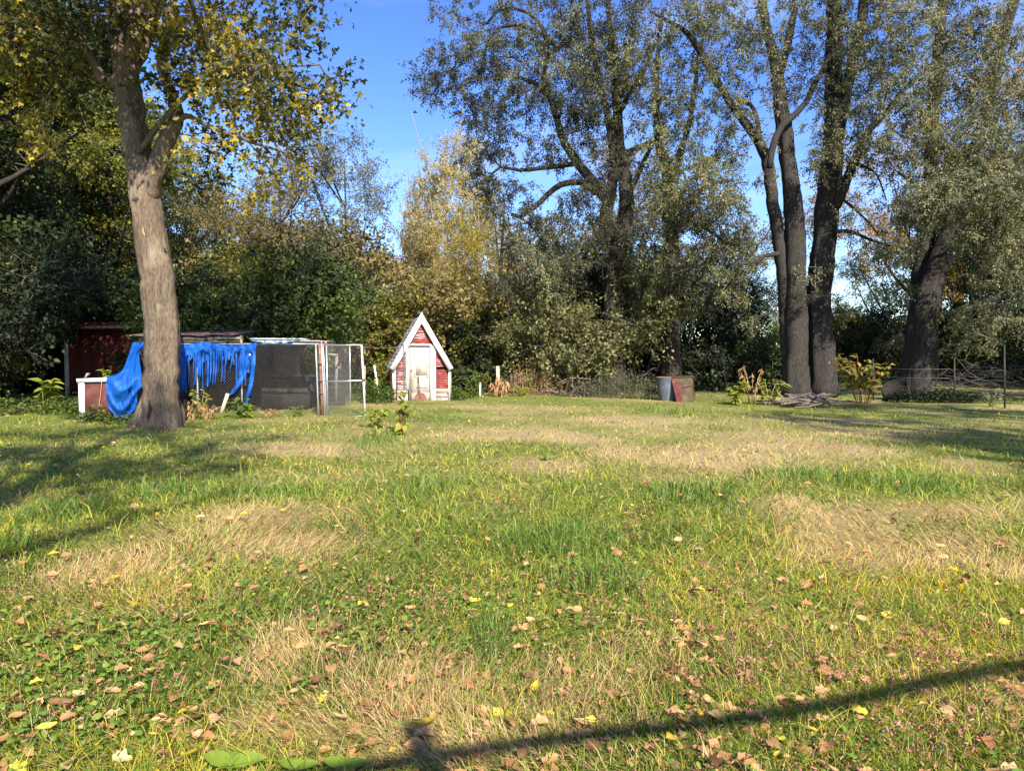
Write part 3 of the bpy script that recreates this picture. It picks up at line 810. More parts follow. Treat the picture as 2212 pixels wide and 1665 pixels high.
def build_maple():
    Y = 15.2
    base = G(345, 922); base[2] = 0
    T = [(346, 932, Y, .52), (346, 905, Y, .435), (347, 860, Y, .38), (349, 800, Y, .36), (349, 700, Y, .345), (341, 600, Y, .325), (327, 505, Y, .305), (314, 430, Y, .295), (302, 350, Y, .265),
         (290, 280, Y, .27), (279, 200, Y, .255), (268, 130, Y, .24), (262, 40, Y, .22), (270, -120, Y, .19), (285, -350, Y, .13)]
    limbs = [px(T),
             px([(318, 430, Y, .22), (338, 375, Y - .1, .19), (352, 325, Y - .2, .175), (374, 285, Y - .3, .16), (383, 245, Y - .3, .14), (372, 200, Y - .3, .12), (352, 150, Y - .4, .11), (360, 60, Y - .5, .09), (390, -60, Y - .5, .07)]),
             px([(276, 175, Y, .2), (245, 182, Y - .1, .17), (222, 168, Y - .2, .13), (200, 130, Y - .3, .09), (150, 60, Y - .6, .06)]),
             px([(272, 150, Y, .19), (288, 80, Y - .1, .17), (296, 0, Y - .1, .15), (300, -150, Y, .12)]),
             px([(275, 160, Y, .16), (315, 90, Y + .3, .13), (335, 20, Y + .3, .12), (350, -100, Y + .3, .1)]),
             px([(378, 268, Y - .3, .07), (402, 250, Y - .5, .055), (440, 268, Y - .8, .04), (520, 300, Y - 1, .03), (620, 330, Y - 1.2, .02)]),
             px([(300, 330, Y - .2, .06), (360, 250, Y - .6, .05), (440, 180, Y - .9, .04), (560, 150, Y - 1.2, .03), (690, 140, Y - 1.4, .015)])]
    B = [(352, 180, 40, 26, 14.3, .4, 1.6), (425, 185, 46, 28, 14.0, .4, 1.8), (400, 120, 40, 20, 14.2, .5, 1), (480, 130, 110, 80, 14.9, 1.4), (560, 205, 110, 70, 14.4, 1.5), (640, 190, 90, 60, 14.2, 1.2, .8), (712, 190, 48, 28, 14, .6, .8),
         (640, 60, 50, 50, 14, .8, .8), (675, 15, 30, 22, 14, .5, .9), (560, 60, 90, 50, 14.8, 1.4, .5), (450, 40, 110, 60, 15, 1.4, .9), (300, 30, 130, 50, 16.6, .9, .7), (350, 70, 30, 22, 14.6, .4, 1), (150, 90, 110, 90, 14.9, 1.5, 1.1), (40, 60, 90, 90, 14.6, 1.5, 1.2), (215, 25, 50, 40, 14.6, .6, 1),
         (90, 250, 100, 90, 15.4, 1.4, .4), (450, 290, 60, 45, 16.2, .8, .8), (520, 340, 90, 50, 14.4, 1.0, .5), (620, 330, 70, 40, 14, 1, .4), (560, 270, 80, 40, 14, 1, .8), (450, 420, 50, 60, 16.2, .8, .5),
         (300, -210, 420, 130, 14.3, 2.6, .45), (240, -120, 190, 80, 12.4, .9, .9), (215, -330, 220, 110, 11.8, 1.2, .8), (60, -150, 250, 140, 14.6, 2.6, .5), (600, -160, 200, 110, 14.6, 2.2, .4), (300, -420, 300, 160, 14.8, 3, .35)]
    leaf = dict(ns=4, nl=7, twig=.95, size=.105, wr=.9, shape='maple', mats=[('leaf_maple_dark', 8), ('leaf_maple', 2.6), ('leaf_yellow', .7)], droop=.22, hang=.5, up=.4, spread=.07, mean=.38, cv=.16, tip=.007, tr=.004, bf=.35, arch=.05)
    root = tree('maple_tree', 'big leaning tree at left with pale bark and yellowing lobed leaves, tarp behind its trunk', 'tree', tuple(base), limbs, pblobs(B, 4.4), leaf, 'bark_maple', 21, ridge=.16, k=40, step=.16)
    # root flare, split in the bark and a woodpecker hole
    for (a, ln, r) in [(-2.6, .52, .16), (-2.05, .44, .12), (-1.35, .50, .16), (-.75, .42, .11), (-.3, .46, .15), (.4, .4, .15), (2.9, .46, .16), (1.6, .4, .16)]:
        c = np.array(base); d = np.array([cos(a), sin(a), 0]); mb = MB()
        pts = smooth_path([tuple(c + d * .24 + np.array([0, 0, .75])) + (r * .5,), tuple(c + d * .37 + np.array([0, 0, .26])) + (r,), tuple(c + d * ln + np.array([0, 0, .03])) + (r * .75,), tuple(c + d * (ln + .3) + np.array([0, 0, -.10])) + (r * .4,)], .08)
        mb.tube(pts[:, :3], pts[:, 3], 14, .22, int(a * 10) + 40); mb.build('root', M['bark_maple'], root, smooth=True)
    tc = P(318, 503, Y); out = unit(np.array([[0.40, -.92, 0]]))[0]
    c = tc + out * .292
    side = np.array([.92, .40, 0]); upv = np.array([0, 0, 1.0])
    def disc(rx, rz, off, name, mat, parent, dep=.02):
        mb = MB(); k = 14; a = np.arange(k) / k * 2 * pi
        jit = 1 + .12 * np.sin(a * 3 + 1)
        o = c + out * off
        ring = o + np.outer(np.cos(a) * rx * jit, side) + np.outer(np.sin(a) * rz * jit, upv)
        v = np.vstack([ring, ring - out * .08, o + out * dep])
        mb.add(v, [(i, (i + 1) % k, k + (i + 1) % k, k + i) for i in range(k)], [(2 * k, i, (i + 1) % k) for i in range(k)])
        return mb.build(name, mat, parent)
    torn = disc(.085, .10, .018, 'torn_bark', M['torn_bark'], root, .0)
    torn['_org'] = root['_org']
    disc(.042, .062, .036, 'woodpecker_hole', M['hole'], torn, -.004)
    mb = MB(); sp = smooth_path([tuple(P(329, 862, Y) + np.array([.13, -.40, 0])) + (.02,), tuple(P(331, 880, Y) + np.array([.14, -.415, 0])) + (.035,), tuple(P(328, 898, Y) + np.array([.14, -.46, 0])) + (.03,)], .05)
    mb.tube(sp[:, :3], sp[:, 3], 6, .3, 3); mb.build('bark_split', M['hole'], root)


def Z8(lst, Y, ox=1474.6):
    return [(ox + a * .4428, b * .4428, Y + (c[1] if len(c) > 1 else 0), c[0]) for (a, b, *c) in lst]


def Z7(lst, Y):
    return Z8(lst, Y, 811.0)


def build_elm():
    Y = 27.5
    trunk = Z7([(1165, 1880, .62), (1163, 1800, .46), (1165, 1665, .42), (1166, 1400, .38), (1185, 1200, .36), (1222, 1050, .30), (1222, 900, .26), (1205, 780, .22), (1190, 700, .2), (1180, 500, .17), (1160, 300, .14), (1140, 100, .1), (1130, -200, .07)], Y)
    limbs = [px(trunk),
             px(Z7([(1175, 1250, .22), (1125, 1080, .26), (1150, 920, .2), (1165, 800, .18), (1150, 640, .15), (1100, 420, .12), (1050, 180, .09), (1030, -150, .06)], Y - .2)),
             px(Z7([(1140, 1000, .2), (1090, 930, .2), (1000, 810, .17), (920, 700, .15), (870, 540, .12), (820, 380, .1), (845, 250, .09), (810, 130, .08), (740, 60, .07), (670, 40, .06), (600, 52, .05), (540, 120, .04)], Y - .4)),
             px(Z7([(1080, 940, .15), (1000, 890, .13), (905, 900, .115), (840, 950, .1), (770, 1015, .09), (700, 1062, .08), (662, 1046, .06)], Y - .5)),
             px(Z7([(970, 800, .11), (890, 812, .1), (800, 822, .08), (700, 832, .06), (610, 815, .05), (565, 850, .04), (540, 950, .03)], Y - .7)),
             px(Z7([(860, 500, .09), (790, 415, .08), (700, 380, .06), (640, 368, .05), (585, 372, .035)], Y - .7)),
             px(Z7([(890, 235, .08), (800, 160, .07), (700, 125, .06), (600, 140, .05), (550, 210, .04), (520, 320, .03)], Y - .9)),
             px(Z7([(1195, 760, .14), (1260, 730, .12), (1330, 700, .1), (1390, 690, .09), (1450, 640, .06)], Y)),
             px(Z7([(1180, 560, .11), (1250, 440, .09), (1330, 300, .07), (1400, 120, .05)], Y - .3)),
             px(Z7([(1220, 980, .12), (1290, 830, .1), (1340, 720, .08)], Y + .4))]
    B = [(945, 160, 55, 45, 26.2, 1.2), (935, 200, 45, 25, 26, .8), (1010, 100, 80, 50, 26.3, 1.5), (1075, 130, 80, 60, 26.4, 1.6, 1.2), (1010, 170, 60, 45, 26.2, 1.2, .9), (1030, 20, 90, 24, 26.5, 1.4, .7), (945, 12, 30, 12, 26.5, .8, .6),
         (1150, 50, 120, 60, 26.5, 2), (1270, 60, 130, 80, 26.3, 2.2, 1.2), (1090, 220, 90, 50, 26.3, 1.6), (1180, 190, 100, 75, 26.4, 1.8, 1.1), (1290, 190, 110, 90, 26, 2, 1.3), (1040, 250, 50, 35, 26.2, 1, .8),
         (1060, 300, 80, 35, 26.3, 1.2, .6), (1140, 310, 100, 55, 26.4, 1.6, .7), (1250, 310, 90, 70, 26.5, 1.8, .9), (1040, 330, 55, 28, 26.1, .9, .9), (1030, 385, 45, 40, 26.1, .9, .9), (1080, 390, 60, 40, 26.2, 1, .8), (1130, 450, 90, 45, 26.3, 1.2, .7),
         (1110, 500, 40, 40, 26.2, .8, .5), (1180, 500, 80, 45, 26.3, 1.4, .8), (1250, 430, 80, 60, 26.6, 1.5, .7), (1150, 540, 80, 45, 26, 1.3, .9), (1230, 560, 80, 60, 26.2, 1.5, .9), (1170, 610, 80, 45, 26, 1.2, 1), (1300, 480, 60, 60, 26.5, 1.4, .6),
         (1330, 380, 70, 70, 26.5, 1.6, .6), (1340, 130, 90, 90, 26, 1.8, 1.1), (1250, -90, 220, 70, 26.5, 2.8, .5), (1360, 520, 60, 50, 26.8, 1.3, .7)]
    leaf = dict(ns=4, nl=29, twig=.68, size=.082, wr=.56, mats=[('leaf_elm', 7), ('leaf_olive', 2)], droop=.35, hang=.4, up=.4, spread=.05, tip=.0065, tr=.0045, mean=.45)
    base = P(1325, 852, Y); base[2] = 0
    tree('elm_tree', 'dark old elm with arching boughs right of the little red shed', 'tree', tuple(base), limbs, pblobs(B, 7.6), leaf, 'bark_dark', 31, ridge=.16, k=24, step=.3)

    Y = 29.5
    limbs = [px(Z7([(1440, 1880, .5), (1442, 1700, .4), (1440, 1450, .36), (1440, 1150, .33), (1435, 1000, .29), (1432, 860, .25), (1405, 770, .21), (1380, 680, .17), (1370, 480, .13), (1380, 250, .09), (1400, 50, .06)], Y)),
             px(Z7([(1436, 900, .16), (1480, 760, .13), (1530, 600, .11), (1560, 400, .08), (1590, 200, .05)], Y - .3)),
             px(Z7([(1440, 1120, .14), (1520, 1080, .11), (1620, 1120, .08), (1700, 1180, .05)], Y - .8)),
             px(Z7([(1440, 1040, .13), (1540, 960, .1), (1640, 900, .07), (1750, 880, .05)], Y - 1.5))]
    B = [(1470, 410, 95, 60, 24.5, 1.5, 1.2), (1530, 470, 90, 70, 24.6, 1.6, 1.2), (1440, 480, 60, 60, 25, 1.4, 1), (1500, 560, 100, 60, 25, 1.8, 1.1), (1420, 560, 60, 50, 26, 1.5, .9), (1560, 390, 60, 50, 24.5, 1.2, 1), (1590, 520, 50, 70, 25, 1.3, .9),
         (1450, 330, 80, 60, 26, 1.6, .9), (1530, 320, 80, 60, 26, 1.6, .8), (1420, 220, 70, 80, 26.5, 1.8, .8), (1500, 200, 90, 80, 27, 1.8, .7), (1470, 100, 90, 80, 27.5, 1.8, .7), (1540, 110, 60, 80, 27.5, 1.5, .5), (1450, 20, 110, 40, 27, 2, .6),
         (1470, 640, 110, 40, 26, 1.6, .8), (1570, 620, 70, 50, 26, 1.4, .8), (1560, 250, 60, 50, 26.5, 1.4, .5)]
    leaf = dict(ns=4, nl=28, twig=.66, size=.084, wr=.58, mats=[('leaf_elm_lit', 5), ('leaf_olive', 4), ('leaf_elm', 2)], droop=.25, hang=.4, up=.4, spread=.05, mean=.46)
    base = P(1449, 850, Y); base[2] = 0
    tree('elm_tree', 'pale olive elm standing behind the blue-grey tub and rusty panel', 'tree', tuple(base), limbs, pblobs(B, 7.2), leaf, 'bark_dark', 32, ridge=.14, k=20)


def build_twin_trees():
    Y = 26.5
    base = P(1722, 856, Y); base[2] = 0
    limbs = [px(Z8([(556, 1945, .62), (555, 1890, .50), (553, 1780, .44), (555, 1650, .41), (556, 1480, .38), (550, 1250, .35), (536, 1000, .32), (515, 800, .29), (492, 600, .26), (470, 450, .235), (452, 330, .21), (432, 230, .18), (410, 140, .16), (390, 0, .14), (380, -250, .1)], Y)),
             px(Z8([(522, 1820, .22), (505, 1620, .24), (498, 1400, .25), (478, 1240, .24), (455, 1080, .23), (432, 920, .22), (415, 800, .21), (375, 700, .18), (280, 565, .16), (212, 470, .145), (150, 370, .13), (90, 260, .115), (30, 170, .1), (-40, 120, .07), (-150, 60, .04)], Y + .2)),
             px(Z8([(422, 820, .10), (440, 720, .115), (468, 640, .115), (535, 572, .11), (600, 500, .105), (660, 380, .10), (715, 290, .09), (755, 190, .08), (780, 90, .07), (815, 0, .06), (850, -150, .05)], Y - .6)),
             px(Z8([(465, 400, .15), (492, 300, .15), (515, 200, .14), (540, 90, .12), (560, -80, .09)], Y + .2)),
             px(Z8([(375, 690, .1), (365, 580, .08), (330, 510, .07), (270, 495, .06), (240, 520, .04)], Y - .2)),
             px(Z8([(470, 1235, .09), (400, 1250, .07), (360, 1280, .06), (280, 1290, .05), (180, 1310, .03)], Y - .4))]
    B = [(1570, 60, 110, 70, 25.5, 2, .8), (1500, 30, 70, 50, 25.5, 1.6, .6), (1640, 180, 70, 80, 26, 1.6, .5), (1700, 60, 100, 80, 26, 2, .7), (1600, 280, 70, 60, 25.8, 1.5, .5), (1730, 200, 60, 80, 26.5, 1.5, .5), (1620, 400, 60, 50, 26, 1.3, .35),
         (1760, 120, 50, 90, 26.4, 1.4, .5), (1660, -60, 250, 70, 26, 2.5, .4), (1560, 180, 60, 60, 25.8, 1.4, .5), (1590, 600, 50, 35, 26, 1.0, .4), (1680, 300, 50, 60, 26.5, 1.3, .25), (1540, 640, 50, 24, 25.5, .9, .6), (1630, 670, 40, 30, 26, .8, .4)]
    leaf = dict(ns=4, nl=26, twig=.68, size=.082, wr=.56, mats=[('leaf_elm', 5), ('leaf_olive', 4)], droop=.3, hang=.4, up=.4, spread=.05, mean=.46)
    tree('elm_tree', 'tall forked trunk at left of the touching pair, woodpile at its foot', 'tree', tuple(base), limbs, pblobs(B, 7.6), leaf, 'bark_grey', 41, ridge=.14, k=32, step=.22)
    Y = 27.1
    base = P(1776, 854, Y); base[2] = 0
    limbs = [px(Z8([(688, 1930, .62), (684, 1880, .52), (680, 1780, .47), (672, 1640, .45), (664, 1480, .44), (676, 1280, .43), (700, 1080, .42), (718, 900, .38), (730, 700, .345), (735, 500, .32), (737, 300, .3), (740, 120, .28), (740, 0, .26), (745, -300, .2)], Y)),
             px(Z8([(745, 1010, .16), (785, 920, .17), (815, 840, .16), (860, 740, .145), (905, 640, .13), (960, 590, .115), (1030, 500, .1), (1100, 420, .08), (1200, 330, .05)], Y - .5)),
             px(Z8([(745, 760, .2), (775, 560, .22), (810, 380, .21), (845, 230, .2), (875, 90, .19), (900, -60, .17), (930, -250, .12)], Y + .4)),
             px(Z8([(742, 1130, .08), (815, 1128, .075), (880, 1155, .06), (960, 1185, .05), (1080, 1215, .04), (1160, 1225, .025)], Y - .6)),
             px(Z8([(775, 970, .05), (850, 1030, .04), (910, 1090, .03), (960, 1150, .02)], Y - .6)),
             px(Z8([(835, 800, .06), (900, 815, .045), (950, 860, .035), (975, 920, .025), (995, 980, .018)], Y - .6))]
    B = [(1850, 60, 90, 80, 25.5, 2, 1), (1870, 170, 80, 80, 25.5, 1.8, 1), (1850, 280, 70, 70, 25, 1.6, .8), (1880, 360, 60, 60, 25, 1.4, .6), (1800, 250, 40, 80, 25.5, 1.2, .7), (1800, 330, 50, 40, 24.5, 1, .9), (1780, 360, 35, 25, 24.5, .7, .8), (1860, 470, 60, 40, 25.5, 1.1, .35),
         (1830, 560, 50, 30, 25.5, .9, .3), (1905, 520, 50, 36, 25, 1.0, .5), (1830, 650, 50, 30, 25.5, 1.0, .4), (1880, 600, 50, 30, 25, .9, .5), (1765, 590, 30, 30, 25.5, .7, .5), (1750, 640, 40, 15, 25.5, .6, .5), (1850, -90, 180, 90, 26, 2.5, .5)]
    leaf = dict(ns=4, nl=26, twig=.68, size=.082, wr=.56, mats=[('leaf_olive', 5), ('leaf_elm', 4)], droop=.3, hang=.4, up=.4, spread=.05, mean=.48)
    tree('elm_tree', 'tall thick dark trunk at right of the touching pair', 'tree', tuple(base), limbs, pblobs(B, 7.6), leaf, 'bark_grey', 42, ridge=.14, k=32, step=.22)


def build_right_tree():
    Y = 27.5
    base = P(1984, 858, Y); base[2] = 0
    limbs = [px(Z8([(1150, 1950, .72), (1152, 1890, .62), (1160, 1780, .58), (1165, 1650, .54), (1180, 1480, .48), (1225, 1350, .42), (1270, 1220, .38), (1312, 1090, .34), (1360, 950, .3), (1420, 780, .26), (1480, 560, .22), (1525, 350, .2), (1570, 150, .17), (1620, 0, .15), (1660, -200, .1)], Y - .3)),
             px(Z8([(1150, 1560, .34), (1162, 1400, .34), (1180, 1250, .32), (1205, 1080, .28), (1212, 900, .25), (1214, 750, .24), (1222, 580, .23), (1238, 400, .22), (1248, 250, .2), (1265, 80, .18), (1280, -100, .14)], Y + .3)),
             px(Z8([(1480, 560, .12), (1560, 470, .1), (1660, 410, .08)], Y - .5)),
             px(Z8([(1215, 1000, .1), (1130, 900, .08), (1050, 840, .05)], Y - .5)),
             px(Z8([(1310, 1090, .1), (1400, 1040, .08), (1520, 1000, .06), (1640, 1010, .04)], Y - 2.5))]
    B = [(1950, 70, 110, 80, 24.5, 2, 1), (2070, 60, 110, 80, 24.5, 2, .9), (2170, 60, 80, 90, 25, 2, .8), (1960, 190, 90, 80, 24, 1.8, .9), (2060, 200, 110, 80, 24, 2, 1), (2160, 200, 90, 80, 24, 2, .9), (1950, 300, 80, 60, 24, 1.6, .7), (2050, 320, 100, 70, 23.5, 1.8, 1.1),
         (2150, 340, 100, 80, 23, 1.8, 1.2), (2080, 420, 130, 60, 23, 1.8, 1.3), (2000, 420, 80, 50, 23.5, 1.4, .9), (2170, 450, 80, 60, 23, 1.5, 1.2), (2125, 500, 90, 36, 23.5, 1.4, 1.2), (1970, 470, 60, 34, 24.5, 1.0, .9), (2160, 540, 90, 50, 23.5, 1.5, 1.1), (1930, 540, 60, 40, 24.5, 1.2, .8),
         (2150, 610, 70, 45, 24.5, 1.4, .9), (1915, 630, 50, 34, 26, 1.1, .6), (2090, 690, 60, 40, 26, 1.2, .7), (2160, 690, 90, 45, 25, 1.6, .8), (1940, 735, 60, 20, 29.5, .8, .7), (2120, 735, 90, 22, 26, 1.0, .7), (2050, -90, 230, 80, 25, 2.6, .5)]
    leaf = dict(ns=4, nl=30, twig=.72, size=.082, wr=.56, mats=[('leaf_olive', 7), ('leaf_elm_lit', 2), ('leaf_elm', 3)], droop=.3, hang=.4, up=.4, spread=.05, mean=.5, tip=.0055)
    tree('elm_tree', 'leaning forked elm near the right edge behind hanging olive foliage', 'tree', tuple(base), limbs, pblobs(B, 7.0), leaf, 'bark_grey', 43, ridge=.16, k=32, step=.22, twigmat='twig_pale')


# ------------------------------------------------------------------ the woods behind: each kind is built once, then copied
def proto(kind, seed, name, label, cat, leaf, bark, limbs, blobs, k=10, twigmat='twig', group=None):
    r = tree(name, label, cat, (0, 0, 0), limbs, blobs, leaf, bark, seed, twigmat=twigmat, ridge=.1, k=k, step=.6, group=group)
    return r


def build_woods():
    rng = np.random.default_rng(77)
    def stem(h, r, lean=.04, n=6, x=0, y=0, z0=-.1):
        a = np.linspace(0, 1, n)
        w = np.cumsum(rng.normal(0, lean * h / n, (n, 2)), 0)
        return [(x + w[i, 0], y + w[i, 1], z0 + a[i] * h, r * (1 - .85 * a[i])) for i in range(n)]
    def forks(tr, n, spread, rise, r):
        out = []
        for i in range(n):
            p = tr[min(len(tr) - 2, 1 + i % (len(tr) - 2))]; a = rng.uniform(0, 2 * pi)
            s = spread * rng.uniform(.6, 1.1)
            out.append([(p[0], p[1], p[2], p[3] * .8), (p[0] + cos(a) * s * .45, p[1] + sin(a) * s * .45, p[2] + rise * .35, r), (p[0] + cos(a) * s, p[1] + sin(a) * s, p[2] + rise, r * .3)])
        return out
    K = {}
    # tall dense woodland tree, leafy to the ground
    t = stem(14, .28); lim = [t] + forks(t, 7, 3, 2.5, .07)
    bl = [((rng.normal(0, 1.3), rng.normal(0, 1.2), z), (2.3, 2.1, 1.3), 52) for z in (1.4, 2.8, 4.2, 5.6, 7, 8.4, 9.8, 11.2, 12.6)]
    K['tall'] = proto('tall', 51, 'woodland_tree', '', 'tree', dict(ns=4, nl=19, twig=.8, size=.14, wr=.7, mats=[('leaf_dark', 1)], droop=.12, hang=.25, up=.6, spread=.09, mean=.42), 'bark_dark', lim, bl)
    # feathery young tree with thin upright branches
    t = stem(9, .12, .03); lim = [t] + forks(t, 10, 2.0, 3.2, .035)
    bl = [((rng.normal(0, .8), rng.normal(0, .8), z), (1.5 + .12 * (9 - z), 1.4, .9), 34) for z in (2.2, 3.2, 4.2, 5.2, 6.2, 7.2, 8.2, 9.2)] + [((1.5, 0, 8.7), (.6, .6, .8), 14), ((-1.2, .5, 8), (.7, .7, .8), 14)]
    K['feather'] = proto('feather', 52, 'young_tree', '', 'tree', dict(ns=4, nl=12, twig=.95, size=.105, wr=.5, mats=[('leaf_brownish', 1)], droop=-.1, hang=.3, up=.5, spread=.05, mean=.42, tip=.004), 'bark_dark', lim, bl)
    # shrub
    lim = [stem(2.2, .05, .1, 5)] + [stem(2.0, .04, .25, 5, rng.normal(0, .3), rng.normal(0, .3)) for _ in range(5)]
    bl = [((rng.normal(0, .75), rng.normal(0, .6), z), (1.1, 1.0, .6), 42) for z in (.5, .9, 1.4, 1.9, 2.4)]
    K['shrub'] = proto('shrub', 53, 'shrub', '', 'shrub', dict(ns=4, nl=18, twig=.65, size=.095, wr=.65, mats=[('leaf_green', 1)], droop=.05, hang=.15, up=.6, spread=.06, mean=.42), 'bark_dark', lim, bl, k=6)
    # tall thin autumn tree with many rising stems, half bare
    t = stem(16, .2, .03, 7); lim = [t] + forks(t, 9, 2.8, 6, .07)
    bl = [((rng.normal(0, 1.2), rng.normal(0, 1), z), (2.0, 1.8, 1.3), 34) for z in (4, 5.5, 7, 8.5, 10, 11.5, 13, 14.5)]
    K['bare'] = proto('bare', 54, 'autumn_tree', '', 'tree', dict(ns=4, nl=20, twig=1.1, size=.15, wr=.55, mats=[('leaf_tan', 1)], droop=-.2, hang=.2, up=.5, spread=.09, mean=.45, tip=.008, tr=.007), 'bark_pale', lim, bl, twigmat='twig_pale')
    # small open tree with an umbrella crown
    t = stem(6, .14, .06, 5); lim = [t] + forks(t, 7, 3, 2.6, .05)
    bl = [((rng.normal(0, 1.6), rng.normal(0, 1.4), z), (1.7, 1.6, .7), 26) for z in (3.4, 4.2, 5, 5.8, 6.6, 7.4, 8.2)]
    K['open'] = proto('open', 55, 'small_tree', '', 'tree', dict(ns=4, nl=17, twig=.9, size=.115, wr=.5, mats=[('leaf_brownish', 1)], droop=.05, hang=.2, up=.8, spread=.07, mean=.42), 'bark_dark', lim, bl)

    used = {}
    def put(kind, u, Y, h, label, mat, wide=1.0, rot=None, cat=None, dz=0):
        base_h = {'tall': 14.0, 'feather': 9.6, 'shrub': 2.8, 'bare': 15.6, 'open': 8.6}[kind]
        s = h / base_h; sc = (s * wide, s * wide, s)
        x = gx(u, Y); ro = rng.uniform(0, 2 * pi) if rot is None else rot
        if kind not in used:
            r = K[kind]; used[kind] = 1
            r.location = (x, Y, dz); r.rotation_euler = (0, 0, ro); r.scale = sc; r['label'] = label
            for ch in r.children:
                if ch.name.startswith('crown'):
                    ch.material_slots[0].link = 'OBJECT'; ch.material_slots[0].material = M[mat]
        else:
            dup(K[kind], (x, Y, dz), ro, sc, label, {'crown': M[mat]})
